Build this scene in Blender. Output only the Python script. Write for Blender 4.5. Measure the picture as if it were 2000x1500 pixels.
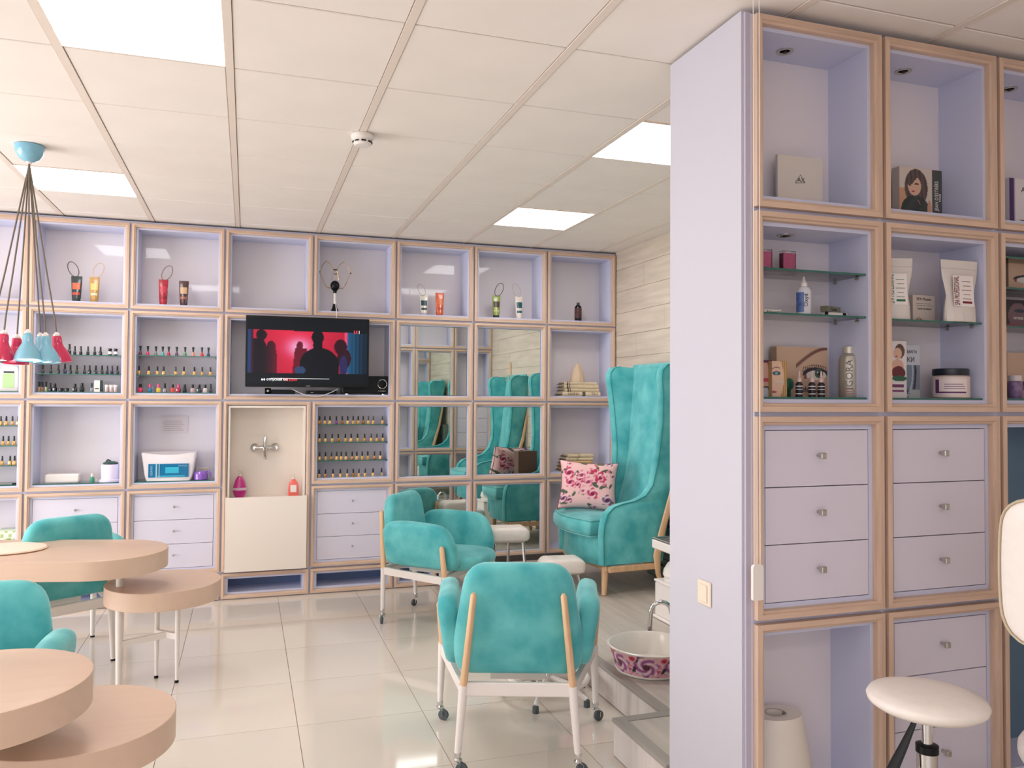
import bpy, math, random
from mathutils import Vector, Matrix
for o in list(bpy.data.objects): bpy.data.objects.remove(o)
S = bpy.context.scene; COL = S.collection
random.seed(7)
PI = math.pi
def lin(c):
    f = lambda v: (v/12.92 if v <= .04045 else ((v+.055)/1.055)**2.4)
    return tuple(f(v/255) for v in c)
# ------------------------------------------------------------------ camera (2000x1500 frame)
FPX, CX, CY = 1553.944, 992.255, 732.975
CAM = Vector((2.97221, -6.39207, 1.54065))
RC = (Matrix.Rotation(-.317258, 3, 'Z') @ Matrix.Rotation(.026677, 3, 'X') @ Matrix.Rotation(-.006582, 3, 'Y'))
cd = bpy.data.cameras.new('camera'); cam = bpy.data.objects.new('camera', cd); COL.objects.link(cam)
cd.sensor_width = 36; cd.lens = FPX/2000*36
cd.shift_x = (1000-CX)/2000; cd.shift_y = (CY-750)/2000; cd.clip_start = .05
r, u, b = RC.col[0], RC.col[2], -RC.col[1]
cam.matrix_world = Matrix(((r[0], u[0], b[0], CAM[0]), (r[1], u[1], b[1], CAM[1]), (r[2], u[2], b[2], CAM[2]), (0, 0, 0, 1)))
S.camera = cam
def at(px, py, ax, v):
    """surveying helper: the world point seen at a photo pixel where coordinate ax (0,1,2) equals v"""
    d = RC @ Vector(((px-CX)/FPX, 1, -(py-CY)/FPX)); t = (v-CAM[ax])/d[ax]
    return CAM + d*t
# ------------------------------------------------------------------ light, exposure
S.view_settings.view_transform = 'Standard'; S.view_settings.look = 'None'
S.view_settings.exposure = 0.12; S.view_settings.gamma = 1; S.view_settings.use_curve_mapping = False
w = bpy.data.worlds.new('world'); S.world = w; w.use_nodes = True
w.node_tree.nodes['Background'].inputs[0].default_value = (.93, .93, 1.0, 1)
w.node_tree.nodes['Background'].inputs[1].default_value = 1.1
def area(name, loc, rot, sx, sy, power, col):
    l = bpy.data.lights.new(name, 'AREA'); l.shape = 'RECTANGLE'; l.size = sx; l.size_y = sy; l.energy = power; l.color = col
    o = bpy.data.objects.new(name, l); o.location = loc; o.rotation_euler = rot; COL.objects.link(o); return o
area('daylight_left_window', (-1.68, -2.3, 1.2), (0, -PI/2, 0), 1.8, 3.4, 165, (.97, .98, 1.0))
area('daylight_front_window', (1.2, -8.45, 1.5), (PI/2, 0, 0), 5.0, 2.2, 20, (.96, .97, 1.0))
LED = 10.5
ZC = 2.8248
# ------------------------------------------------------------------ materials
M = {}
def base(name):
    m = bpy.data.materials.new(name); m.use_nodes = True; M[name] = m
    return m, m.node_tree, m.node_tree.nodes['Principled BSDF']
def mat(name, col, rough=.5, metal=0, spec=.5, var=0, scale=4, stretch=None, bump=0, sheen=0, coat=0, alpha=1, emit=None, col2=None, detail=3):
    if name in M: return M[name]
    m, nt, p = base(name); c = lin(col)
    p.inputs['Base Color'].default_value = (*c, 1); p.inputs['Roughness'].default_value = rough
    p.inputs['Metallic'].default_value = metal; p.inputs['Specular IOR Level'].default_value = spec
    if sheen: p.inputs['Sheen Weight'].default_value = sheen; p.inputs['Sheen Roughness'].default_value = .4; p.inputs['Sheen Tint'].default_value = (.75, 1, 1, 1)
    if coat: p.inputs['Coat Weight'].default_value = coat; p.inputs['Coat Roughness'].default_value = .04
    if alpha < 1: p.inputs['Alpha'].default_value = alpha
    if emit: p.inputs['Emission Color'].default_value = (*c, 1); p.inputs['Emission Strength'].default_value = emit
    if var or bump or col2:
        tc = nt.nodes.new('ShaderNodeTexCoord'); mp = nt.nodes.new('ShaderNodeMapping'); n = nt.nodes.new('ShaderNodeTexNoise')
        mp.inputs['Scale'].default_value = stretch or (1, 1, 1)
        n.inputs['Scale'].default_value = scale; n.inputs['Detail'].default_value = detail
        nt.links.new(tc.outputs['Object'], mp.inputs[0]); nt.links.new(mp.outputs[0], n.inputs[0])
        if var or col2:
            rmp = nt.nodes.new('ShaderNodeValToRGB'); rmp.color_ramp.elements[0].position = .32; rmp.color_ramp.elements[1].position = .68
            a = lin(col2) if col2 else tuple(v*(1-var) for v in c); bb = c if col2 else tuple(min(1, v*(1+var)) for v in c)
            rmp.color_ramp.elements[0].color = (*a, 1); rmp.color_ramp.elements[1].color = (*bb, 1)
            nt.links.new(n.outputs[0], rmp.inputs[0]); nt.links.new(rmp.outputs[0], p.inputs['Base Color'])
        if bump:
            bp = nt.nodes.new('ShaderNodeBump'); bp.inputs['Strength'].default_value = bump; bp.inputs['Distance'].default_value = .01
            nt.links.new(n.outputs[0], bp.inputs['Height']); nt.links.new(bp.outputs[0], p.inputs['Normal'])
    return m
WV = mat('beech trim upright', (210, 180, 158), .42, var=.10, scale=7, stretch=(6, 6, .5))
WH = mat('beech trim level', (210, 180, 158), .42, var=.10, scale=7, stretch=(.5, 6, 6))
LAV = mat('lavender laminate', (206, 208, 232), .35)
BACKP = mat('glossy pale back panel', (226, 219, 222), .04, spec=.28)
BACKR = mat('matt pale back panel', (228, 219, 223), .45)
PILL = mat('pillar paint', (200, 197, 207), .5)
DRW = mat('white drawer lacquer', (218, 212, 226), .32)
DARK = mat('dark gap', (40, 55, 60), .8)
CREAM = mat('cream acrylic', (236, 224, 212), .35)
WHITE = mat('white lacquer', (238, 230, 224), .35)
LEATH = mat('white leatherette', (238, 228, 220), .45, var=.02, scale=30)
CHROME = mat('chrome', (215, 215, 215), .12, metal=1)
STEEL = mat('brushed steel', (190, 188, 180), .3, metal=1)
BLACK = mat('black plastic', (12, 15, 18), .3, spec=.25)
RUBBER = mat('grey rubber', (78, 86, 90), .6)
BEECH = mat('beech leg', (222, 182, 142), .45, var=.10, scale=9, stretch=(5, 5, .6))
TOPW = mat('pale oak top', (215, 185, 163), .38, var=.02, scale=5, stretch=(.7, 7, 7), bump=.02)
VEL = mat('teal velvet', (108, 196, 196), .75, col2=(58, 160, 165), scale=7, stretch=(1, 1, 1), sheen=.6, bump=.06, detail=4)
PIPE = mat('teal piping', (40, 146, 150), .7)
PIPEL = mat('pale teal piping', (120, 192, 190), .7)
CEILM = mat('mineral ceiling tile', (244, 235, 227), .9, var=.02, scale=3)
TEE = mat('ceiling tee', (236, 222, 210), .5)
GAPC = mat('ceiling shadow gap', (150, 128, 112), .9)
TILE = mat('polished porcelain', (220, 210, 198), .07, var=.03, scale=1.2, spec=.6)
GROUT = mat('grout', (150, 132, 114), .8)
PLK = mat('grey oak floor plank', (192, 182, 172), .5, var=.10, scale=3, stretch=(7, .6, 7), bump=.03)
PLKR = mat('grey oak riser plank', (212, 202, 196), .5, var=.08, scale=3, stretch=(7, 7, .6))
PLKW = mat('bleached oak wall plank', (208, 194, 178), .55, var=.10, scale=3, stretch=(8, .8, 8), bump=.03)
TRIMG = mat('grey nosing', (158, 150, 142), .45)
WALLP = mat('wall paint', (226, 216, 210), .8)
MIR = mat('mirror glass', (228, 236, 232), .01, metal=1)
MEDGE = mat('mirror edge', (20, 90, 84), .3)
GEDGE = mat('green glass edge', (16, 96, 84), .12, spec=.8)
m, nt, p = base('clear glass')
nt.nodes.remove(p); tr = nt.nodes.new('ShaderNodeBsdfTransparent'); tr.inputs[0].default_value = (.96, .99, .985, 1)
gl = nt.nodes.new('ShaderNodeBsdfGlossy'); gl.inputs['Roughness'].default_value = .02; mx = nt.nodes.new('ShaderNodeMixShader')
fr = nt.nodes.new('ShaderNodeFresnel'); fr.inputs[0].default_value = 1.5
nt.links.new(fr.outputs[0], mx.inputs[0]); nt.links.new(tr.outputs[0], mx.inputs[1]); nt.links.new(gl.outputs[0], mx.inputs[2])
nt.links.new(mx.outputs[0], nt.nodes['Material Output'].inputs[0]); GLASS = m
m, nt, p = base('printed surface')
a = nt.nodes.new('ShaderNodeAttribute'); a.attribute_name = 'Col'; nt.links.new(a.outputs['Color'], p.inputs['Base Color']); p.inputs['Roughness'].default_value = .4; PRINT = m
m, nt, p = base('printed cotton')
a = nt.nodes.new('ShaderNodeAttribute'); a.attribute_name = 'Col'; nt.links.new(a.outputs['Color'], p.inputs['Base Color']); p.inputs['Roughness'].default_value = .85; COTTON = m
m, nt, p = base('lit screen')
a = nt.nodes.new('ShaderNodeAttribute'); a.attribute_name = 'Col'; nt.links.new(a.outputs['Color'], p.inputs['Emission Color']); p.inputs['Emission Strength'].default_value = .85
p.inputs['Base Color'].default_value = (.01, .01, .012, 1); p.inputs['Roughness'].default_value = .2; p.inputs['Specular IOR Level'].default_value = .15; SCREEN = m
m, nt, p = base('led diffuser'); p.inputs['Emission Color'].default_value = (1, .985, .985, 1); p.inputs['Emission Strength'].default_value = LED; LEDM = m
m, nt, p = base('lit bulb'); p.inputs['Emission Color'].default_value = (1, .95, .9, 1); p.inputs['Emission Strength'].default_value = 5; BULB = m
m, nt, p = base('dim bulb'); p.inputs['Emission Color'].default_value = (1, .93, .88, 1); p.inputs['Emission Strength'].default_value = 1.2; BULBD = m
# ------------------------------------------------------------------ mesh builder
class MB:
    def __init__(s): s.v = []; s.f = []; s.c = []
    def box(s, x0, y0, z0, x1, y1, z1):
        n = len(s.v); s.v += [(x0,y0,z0),(x1,y0,z0),(x1,y1,z0),(x0,y1,z0),(x0,y0,z1),(x1,y0,z1),(x1,y1,z1),(x0,y1,z1)]
        s.f += [tuple(n+i for i in q) for q in ((0,3,2,1),(4,5,6,7),(0,1,5,4),(1,2,6,5),(2,3,7,6),(3,0,4,7))]; return s
    def rbox(s, x0, y0, z0, x1, y1, z1, r):      # box with chamfered edges
        a, b = [x0,y0,z0], [x1,y1,z1]; n0 = len(s.v); idx = {}
        for ix in (0,1):
            for iy in (0,1):
                for iz in (0,1):
                    for ax in range(3):
                        q = []
                        for k, i in enumerate((ix,iy,iz)):
                            v = b[k] if i else a[k]
                            if k != ax: v += (-r if i else r)
                            q.append(v)
                        idx[(ix,iy,iz,ax)] = len(s.v); s.v.append(tuple(q))
        def F(*k): s.f.append(tuple(idx[i] for i in k))
        for ax in range(3):
            o = [k for k in range(3) if k != ax]
            for e in (0,1):
                def K(i, j, A=ax):
                    t = [0,0,0]; t[ax] = e; t[o[0]] = i; t[o[1]] = j; return (*t, A)
                q = [K(0,0),K(1,0),K(1,1),K(0,1)]
                if (e == 1) ^ (ax == 1): F(*q)
                else: F(*q[::-1])
        for ax in range(3):      # edges along ax
            o = [k for k in range(3) if k != ax]
            for i in (0,1):
                for j in (0,1):
                    def K(e, A):
                        t = [0,0,0]; t[ax] = e; t[o[0]] = i; t[o[1]] = j; return (*t, A)
                    q = [K(0,o[0]),K(1,o[0]),K(1,o[1]),K(0,o[1])]
                    if ((i + j) % 2 == 0) ^ (ax == 1): q = q[::-1]
                    F(*q)
        for ix in (0,1):
            for iy in (0,1):
                for iz in (0,1):
                    q = [(ix,iy,iz,0),(ix,iy,iz,1),(ix,iy,iz,2)]
                    if (ix+iy+iz) % 2 == 0: q = q[::-1]
                    F(*q)
        return s
    def rings(s, rs, closed=True, cap=(True, True)):
        n0 = len(s.v); k = len(rs[0])
        for r in rs: s.v += [tuple(p) for p in r]
        for i in range(len(rs)-1):
            for j in range(k if closed else k-1):
                a = n0+i*k+j; b_ = n0+i*k+(j+1) % k
                s.f.append((a, b_, b_+k, a+k))
        if cap[0]: s.f.append(tuple(n0+j for j in range(k))[::-1])
        if cap[1]: s.f.append(tuple(n0+(len(rs)-1)*k+j for j in range(k)))
        return s
    def lathe(s, prof, c=(0,0,0), n=20, cap=(True, True), sx=1, sy=1):
        return s.rings([[(c[0]+r*sx*math.cos(2*PI*j/n), c[1]+r*sy*math.sin(2*PI*j/n), c[2]+z) for j in range(n)] for r, z in prof], cap=cap)
    def tube(s, pts, r, n=8, cap=True, flat=1):
        pts = [Vector(p) for p in pts]; rs = []; up = None
        for i, p in enumerate(pts):
            t = (pts[min(i+1, len(pts)-1)]-pts[max(i-1, 0)]).normalized()
            if up is None: up = Vector((0,0,1)) if abs(t.z) < .9 else Vector((1,0,0))
            a = t.cross(up).normalized(); b_ = a.cross(t).normalized(); up = b_
            rr = r[i] if isinstance(r, (list, tuple)) else r
            rs.append([p+a*rr*math.cos(2*PI*j/n)+b_*rr*flat*math.sin(2*PI*j/n) for j in range(n)])
        return s.rings([q[::-1] for q in rs], cap=(cap, cap))
    def prism(s, out, f, t0, t1):     # outline [(u,v)] swept from t0 to t1, f maps (u,v,t) -> xyz
        return s.rings([[f(u_, v_, t) for u_, v_ in out] for t in (t0, t1)])
    def pad(s, out, T, e, puff, f, sharp=False):
        cu = sum(q[0] for q in out)/len(out); cv = sum(q[1] for q in out)/len(out); rs = []
        def ring(off, d, sc=1):
            q = []
            for u_, v_ in out:
                du, dv = u_-cu, v_-cv; L = math.hypot(du, dv); k = max(.02, (1-off/L))*sc
                q.append(f(cu+du*k, cv+dv*k, d))
            return q
        S_ = (.12, .4, .65, .85)
        for sc in S_: rs.append(ring(e, -T/2-puff*(1-sc*sc), sc))
        for i in range(9):
            t = -PI/2+PI*i/8
            rs.append(ring(e*(1-math.cos(t)), math.sin(t)*e+(T/2-e)*(1 if t > 0 else -1 if t < 0 else 0)))
        for sc in S_[::-1]: rs.append(ring(e, T/2+puff*(1-sc*sc), sc))
        return s.rings(rs)
    def mesh(s, name, m, smooth=30, cols=None):
        me = bpy.data.meshes.new(name); me.from_pydata(s.v, [], s.f); me.materials.append(m)
        if cols:
            at_ = me.color_attributes.new('Col', 'FLOAT_COLOR', 'POINT')
            at_.data.foreach_set('color', [x for c in cols for x in (*c, 1)])
        if smooth:
            me.polygons.foreach_set('use_smooth', [True]*len(me.polygons)); me.set_sharp_from_angle(angle=math.radians(smooth))
        me.update(); return me
def obj(name, mb, m, parent=None, label=None, smooth=30, loc=None, rot=None, cols=None, kind=None):
    me = mb if isinstance(mb, bpy.types.Mesh) else mb.mesh(name, m, smooth, cols)
    o = bpy.data.objects.new(name, me); COL.objects.link(o)
    if parent: o.parent = parent
    if loc: o.location = loc
    if rot: o.rotation_euler = rot
    if label: o['label'] = label
    if kind: o['kind'] = kind
    return o
def tag(o, label, cat, group=None):
    o['label'] = label; o['category'] = cat
    if group: o['group'] = group
    return o
def thing(name, label, cat, loc=(0,0,0), rz=0, group=None, rot=None):
    o = bpy.data.objects.new(name, None); COL.objects.link(o); o.empty_display_size = .05
    o.location = loc; o.rotation_euler = rot or (0, 0, rz); return tag(o, label, cat, group)
def struct(name, mb, m, smooth=0):
    o = obj(name, mb, m, smooth=smooth); o['kind'] = 'structure'; return o
def dup(root, loc, rz, label, group=None, rot=None):
    r_ = root.copy(); COL.objects.link(r_); r_.location = loc; r_.rotation_euler = rot or (0, 0, rz); r_['label'] = label
    if group: r_['group'] = group
    for ch in list(root.children):
        c = ch.copy(); COL.objects.link(c); c.parent = r_
        for g in ch.children:
            d = g.copy(); COL.objects.link(d); d.parent = c
    return r_
def rpoly(pts, n=5):          # [(x, y, r)] -> rounded outline
    out = []; k = len(pts)
    for i, (x, y, r_) in enumerate(pts):
        p_ = Vector((x, y)); a = (Vector(pts[i-1][:2])-p_); b_ = (Vector(pts[(i+1) % k][:2])-p_)
        la, lb = a.length, b_.length; a.normalize(); b_.normalize()
        if r_ <= 0: out.append((x, y)); continue
        d = min(r_, la*.49, lb*.49)
        for j in range(n+1):
            t = j/n; q = p_ + a*d*(1-t)**2 + b_*d*t**2; out.append((q.x, q.y))
    return out
def text(name, s, size, m, parent, loc, rot=(PI/2, 0, 0), align='CENTER', ext=.0004, sx=1):
    c = bpy.data.curves.new(name, 'FONT'); c.body = s; c.size = size; c.extrude = ext; c.align_x = align; c.align_y = 'CENTER'; c.resolution_u = 2
    t = bpy.data.objects.new(name, c); COL.objects.link(t)
    me = bpy.data.meshes.new_from_object(t.evaluated_get(bpy.context.evaluated_depsgraph_get()))
    bpy.data.objects.remove(t); me.materials.clear(); me.materials.append(m)
    o = bpy.data.objects.new(name, me); COL.objects.link(o); o.parent = parent; o.location = loc; o.rotation_euler = rot; o.scale = (sx, 1, 1); return o
def printed(name, w_, h_, nx, ny, fn, parent, loc, m=None, rot=None, bend=None):   # fn(u 0..1, v 0..1 up) -> sRGB
    mb = MB(); cols = []
    for j in range(ny+1):
        for i in range(nx+1):
            u_, v_ = i/nx, j/ny; mb.v.append(bend(u_, v_) if bend else (u_*w_, 0, v_*h_)); cols.append(lin(fn(u_, v_)))
    for j in range(ny):
        for i in range(nx):
            a = j*(nx+1)+i; mb.f.append((a, a+1, a+nx+2, a+nx+1))
    return obj(name, mb, m or PRINT, parent, loc=loc, rot=rot, smooth=30 if bend else 0, cols=cols)
def mixc(a, b_, t): t = max(0, min(1, t)); return tuple(a[i]*(1-t)+b_[i]*t for i in range(3))
ORD = ['first','second','third','fourth','fifth','sixth','seventh','eighth','ninth','tenth','eleventh','twelfth','thirteenth','fourteenth']
# ================================================================== ROOM
X0, X1, Y0, YW = -1.8, 7.4, -8.6, .27
CX0, CY0, CD = .29064, .12869, .59567      # ceiling grid: x = CX0+.6i, y = -CY0 - CD*j
ceil = struct('ceiling', MB().box(X0, Y0, ZC+.02, X1, YW+.1, ZC+.08), GAPC)
cx_ = CX0+1.4; lights = {(3, 5), (2, 1), (7, 1), (7, 4), (2, 9), (7, 12), (3, 12)}  # panels behind the camera are unseen, added to light the room
gx = lambda i: 2.29064+.6*(i-3)
tw, td = .6-.034, CD-.008
tme = MB().rbox(-tw/2, -td/2, 0, tw/2, td/2, .018, .003).mesh('ceiling_tile', CEILM, 0)
i0, i1 = -3, 11
for i in range(i0, i1+1):
    for j in range(-1, 14):
        xc, yc = gx(i)+.3, -CY0-CD*(j+.5)
        if xc > X1+.2 or xc < X0-.2 or yc < Y0-.3 or yc > YW+.1: continue
        if (i, j) in lights: continue
        o = bpy.data.objects.new('ceiling_tile', tme); COL.objects.link(o); o.parent = ceil; o.location = (xc, yc, ZC)
mb = MB()
for i in range(i0, i1+2):
    if X0 < gx(i) < X1: mb.box(gx(i)-.015, Y0, ZC-.003, gx(i)+.015, YW, ZC+.019)
obj('main_tee', mb, TEE, ceil, smooth=0, kind='stuff')
k = 0
where = {(3, 5): 'square ceiling light panel nearest the camera, cut by the top edge of the photo', (2, 1): 'square ceiling light panel behind the cluster of pendant lamps',
         (7, 1): 'square ceiling light panel farthest right near the back shelves', (7, 4): 'square ceiling light panel half hidden by the white pillar'}
for (i, j) in sorted(lights):
    xc, yc = gx(i)+.3, -CY0-CD*(j+.5)
    t = thing('ceiling_light', where.get((i, j), 'added square ceiling light panel outside the photo, %s' % {(2, 9): 'behind the camera at the left', (7, 12): 'far behind the camera at the right'}.get((i, j), 'far behind the camera at the left')), 'ceiling light', (xc, yc, ZC-.002), 0, 'square ceiling light panels')
    f = MB(); a, c = .283, .29
    f.box(-c, -c, 0, c, -a, .015).box(-c, a, 0, c, c, .015).box(-c, -a, 0, -a, a, .015).box(a, -a, 0, c, a, .015)
    obj('frame', f, TEE, t, smooth=0)
    obj('diffuser', MB().box(-a, -a, .004, a, a, .012), LEDM, t, smooth=0)
# smoke detector
sp = at(708, 262, 2, ZC)
t = thing('smoke_detector', 'round white smoke detector on the ceiling grid', 'smoke detector', (sp.x, sp.y, ZC-.002))
obj('base', MB().lathe([(.052, 0), (.056, -.008), (.055, -.022), (.048, -.03)], n=28), WHITE, t)
obj('sensor_head', MB().lathe([(.045, -.03), (.044, -.048), (.036, -.056), (.012, -.058)], n=28), WHITE, t)
sl = MB()
for q in range(8):
    a = q*PI/4; c_, s_ = math.cos(a), math.sin(a)
    for d in (-.3, .3): pass
    sl.tube([(.0455*math.cos(a-.25), .0455*math.sin(a-.25), -.04), (.0465*c_, .0465*s_, -.04), (.0455*math.cos(a+.25), .0455*math.sin(a+.25), -.04)], .004, 6)
obj('vent_slot', sl, BLACK, t)
# floor
floor = struct('floor', MB().box(X0, Y0, -.06, X1, YW+.1, -.003), GROUT)
FX, FY, FT = 2.62939, .16382, .591
fme = MB().box(-FT/2+.0015, -FT/2+.0015, -.004, FT/2-.0015, FT/2-.0015, 0).mesh('floor_tile', TILE, 0)
for i in range(-8, 10):
    for j in range(-1, 15):
        xc, yc = FX+FT*(i+.5), -FY-FT*(j+.5)
        if xc > X1+.25 or xc < X0-.25 or yc < Y0-.25 or yc > YW+.1: continue
        o = bpy.data.objects.new('floor_tile', fme); COL.objects.link(o); o.parent = floor; o.location = (xc, yc, 0)
# walls
struct('wall_back', MB().box(X0, YW, 0, 6.2, YW+.1, ZC+.08), WALLP)
XR = 6.068
wr = struct('wall_right', MB().box(XR+.014, -3.72, 0, XR+.12, YW, ZC+.08), WALLP)
random.seed(3); z = .16
row = 0
while z < ZC-.01:
    h = min(.192, ZC-z); y = YW-.28-(row*.47 % 1.28)
    edges = [0.0]+[e for e in (y, y-1.28, y-2.56, y-3.84) if -3.7 < e < -.05]+[-3.715]
    for e0, e1 in zip(edges[:-1], edges[1:]):
        obj('plank', MB().rbox(XR+random.uniform(0, .0015), e1+.001, z+.001, XR+.014, e0-.001, z+h-.001, .0012), PLKW, wr, smooth=0)
    z += h; row += 1
struct('wall_right_front', MB().box(X1, Y0, 0, X1+.1, -3.7, ZC+.08), WALLP)
for nm, z0, z1, y0, y1 in (('wall_left', 0, .25, Y0, YW), ('wall_left_upper', 2.55, ZC+.08, Y0, YW), ('wall_left_back', .25, 2.55, -.5, YW), ('wall_left_front', .25, 2.55, Y0, -6.1)):
    struct(nm, MB().box(X0-.1, y0, z0, X0, y1, z1), WALLP)
wf = MB()
for y in (-6.1, -4.7, -3.3, -1.9, -.5): wf.box(X0-.06, y-.03, .25, X0, y+.03, 2.55)
struct('window_1', wf, WHITE)
struct('wall_front', MB().box(X0, Y0-.1, 0, X1, Y0, .3).box(X0, Y0-.1, 2.6, X1, Y0, ZC+.08).box(4.0, Y0-.1, .3, X1, Y0, 2.6).box(X0, Y0-.1, .3, -1.4, Y0, 2.6), WALLP)
# platform
PH = .16
def platform():
    pts = [(4.472, -.03), (XR, -.03), (XR, -3.715), (4.489, -3.715), (4.489, -3.247), (4.727, -3.247), (4.727, -2.335), (4.472, -2.335)]
    base_ = struct('trim_1', MB().box(4.50, -2.33, .0, XR-.002, -.035, PH-.016).box(4.745, -3.24, 0, XR-.002, -2.33, PH-.016).box(4.507, -3.71, 0, XR-.002, -3.24, PH-.016), WALLP)
    base_['label'] = 'low raised platform clad in grey wood look planks'
    # top planks run towards the back wall
    random.seed(5)
    def zone(x0, x1, y0, y1):
        n = max(1, round((x1-x0)/.19)); wd = (x1-x0)/n
        for k_ in range(n):
            ed = [y1]; e = y1-.35-(k_*.53 % 1.2)
            while e > y0+.15: ed.append(e); e -= 1.2
            ed.append(y0)
            for a, b_ in zip(ed[:-1], ed[1:]):
                obj('plank', MB().rbox(x0+k_*wd+.001, b_+.001, PH-.016, x0+(k_+1)*wd-.001, a-.001, PH, .0012), PLK, base_, smooth=0)
    zone(4.522, XR-.002, -2.335, -.035); zone(4.777, XR-.002, -3.247, -2.335); zone(4.539, XR-.002, -3.71, -3.297)
    for (x0, y0, x1, y1) in ((4.472, -2.335, 4.522, -.035), (4.522, -2.385, 4.777, -2.335) if False else (4.727, -3.247, 4.777, -2.335), (4.489, -3.71, 4.539, -3.247), (4.539, -3.297, 4.777, -3.247)):
        obj('nosing', MB().rbox(x0-.004, y0, PH-.014, x1, y1, PH+.003, .002), TRIMG, base_, smooth=0)
    def riser(ax, c, a, b_, out=-1):
        n = max(1, round(abs(b_-a)/.21)); wd = (b_-a)/n
        for k_ in range(n):
            e0, e1 = a+k_*wd+.001, a+(k_+1)*wd-.001
            m_ = MB().rbox(c, e0, .004, c+.014, e1, PH-.016, .001) if ax == 0 else MB().rbox(e0, c, .004, e1, c+.014, PH-.016, .001)
            obj('riser_plank', m_, PLKR, base_, smooth=0)
    riser(0, 4.478, -2.33, -.035); riser(0, 4.731, -3.24, -2.335); riser(0, 4.493, -3.71, -3.247); riser(1, -2.346, 4.478, 4.731); 
platform()
# ================================================================== SHELF CUBES
RI = .0075
PROF = [(RI, 0), (RI, -.026), (RI+.017, -.028), (RI+.020, -.021), (RI+.027, -.019), (RI+.029, 0)]   # (inset from cell edge, y)
_rc = {}
def rails(w_, h_, parent, skip=()):
    key = (round(w_, 4), round(h_, 4))
    if key not in _rc:
        L = []
        for side in range(4):
            rs = []
            for e in (0, 1):
                rg = []
                for d, y in PROF:
                    if side == 0: rg.append((d if not e else w_-d, y, d))
                    if side == 1: rg.append((w_-d, y, d if not e else h_-d))
                    if side == 2: rg.append((w_-d if not e else d, y, h_-d))
                    if side == 3: rg.append((d, y, h_-d if not e else d))
                rs.append(rg)
            L.append(MB().rings(rs).mesh('frame_rail', WH if side in (0, 2) else WV, 0))
        _rc[key] = L
    for s_, me in enumerate(_rc[key]):
        if s_ not in skip: obj('frame_rail', me, None, parent)
CI = .049
def cell(x0, z0, w_, h_, y, label, kind='open', depth=.24, rz=0, shelves=(), n=3, back=None, bottom_glass=False, knob='round', cat='shelf unit', group=None, name='shelf_cube', spot=False, sidem=None):
    c = thing(name, label, cat, (x0, y, z0), rz, group or 'wooden framed shelf cubes')
    sm = sidem or LAV
    rails(w_, h_, c)
    D = depth
    if kind in ('open', 'recess'):
        for a in ((0, 0, 0, w_, D, CI), (0, 0, h_-CI, w_, D, h_), (0, 0, CI, CI, D, h_-CI), (w_-CI, 0, CI, w_, D, h_-CI)):
            obj('side_panel', MB().box(*a), sm, c, smooth=0)
        obj('back_panel', MB().box(CI, D-.012, CI, w_-CI, D, h_-CI), back or BACKP, c, smooth=0)
        for zz in shelves:
            g = obj('glass_shelf', MB().box(CI+.001, .012, zz-.006, w_-CI-.001, D-.02, zz), GLASS, c, smooth=0)
            obj('polished_edge', MB().box(CI+.001, .008, zz-.0065, w_-CI-.001, .012, zz+.0002), GEDGE, g, smooth=0)
            for px_, sg in ((CI, 1), (w_-CI, -1)):
                for py_ in (.045, D-.05):
                    obj('shelf_pin', MB().tube([(px_, py_, zz-.013), (px_+sg*.012, py_, zz-.013)], .005, 8), STEEL, c)
        if bottom_glass:
            g = obj('glass_shelf', MB().box(CI+.001, .012, CI+.001, w_-CI-.001, D-.02, CI+.007), GLASS, c, smooth=0)
            obj('polished_edge', MB().box(CI+.001, .008, CI+.0005, w_-CI-.001, .012, CI+.0075), GEDGE, g, smooth=0)
        if spot:
            o = obj('spotlight', MB().lathe([(.030, 0), (.030, -.003), (.022, -.004), (.018, -.0015), (.017, .0)], n=24), STEEL, c, loc=(w_*.42, .11, h_-CI))
            obj('lamp_eye', MB().lathe([(.0095, -.002), (.007, -.006), (.002, -.007)], n=16), BLACK, o)
    elif kind == 'drawers':
        q = .053
        for a in ((0, 0, 0, w_, .05, CI+.003), (0, 0, h_-CI-.003, w_, .05, h_), (0, 0, CI+.003, CI+.003, .05, h_-CI-.003), (w_-CI-.003, 0, CI+.003, w_-CI+CI, .05, h_-CI-.003)):
            obj('side_panel', MB().box(*a), sm, c, smooth=0)
        obj('carcass_back', MB().box(CI, .02, CI, w_-CI, .06, h_-CI), DARK, c, smooth=0)
        hh = (h_-2*q)/n
        for k_ in range(n):
            d = obj('drawer', MB().rbox(q+.0015, -.001, q+hh*k_+.0015, w_-q-.0015, .018, q+hh*(k_+1)-.0015, .0008), DRW, c, smooth=0)
            xk, zk = w_/2, q+hh*(k_+.55)
            if knob == 'square':
                kb = MB().tube([(xk, 0, zk), (xk, -.02, zk)], .006, 8); kb.rbox(xk-.010, -.034, zk-.010, xk+.010, -.019, zk+.010, .002)
            else:
                kb = MB().tube([(xk, 0, zk), (xk, -.014, zk)], .004, 8); kb.rbox(xk-.008, -.022, zk-.008, xk+.008, -.013, zk+.008, .002)
            obj('knob', kb, STEEL, d)
    elif kind == 'mirror':
        for a in ((0, 0, 0, w_, .05, CI-.004), (0, 0, h_-CI+.004, w_, .05, h_), (0, 0, CI-.004, CI-.004, .05, h_-CI+.004), (w_-CI+.004, 0, CI-.004, w_, .05, h_-CI+.004)):
            obj('side_panel', MB().box(*a), sm, c, smooth=0)
        obj('mirror_backing', MB().box(CI-.005, .012, CI-.005, w_-CI+.005, .02, h_-CI+.005), MEDGE, c, smooth=0)
        obj('mirror_pane', MB().box(CI-.001, .0105, CI-.001, w_-CI+.001, .013, h_-CI+.001), MIR, c, smooth=0)
    return c
SX, XS = .65256, .84466
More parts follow.
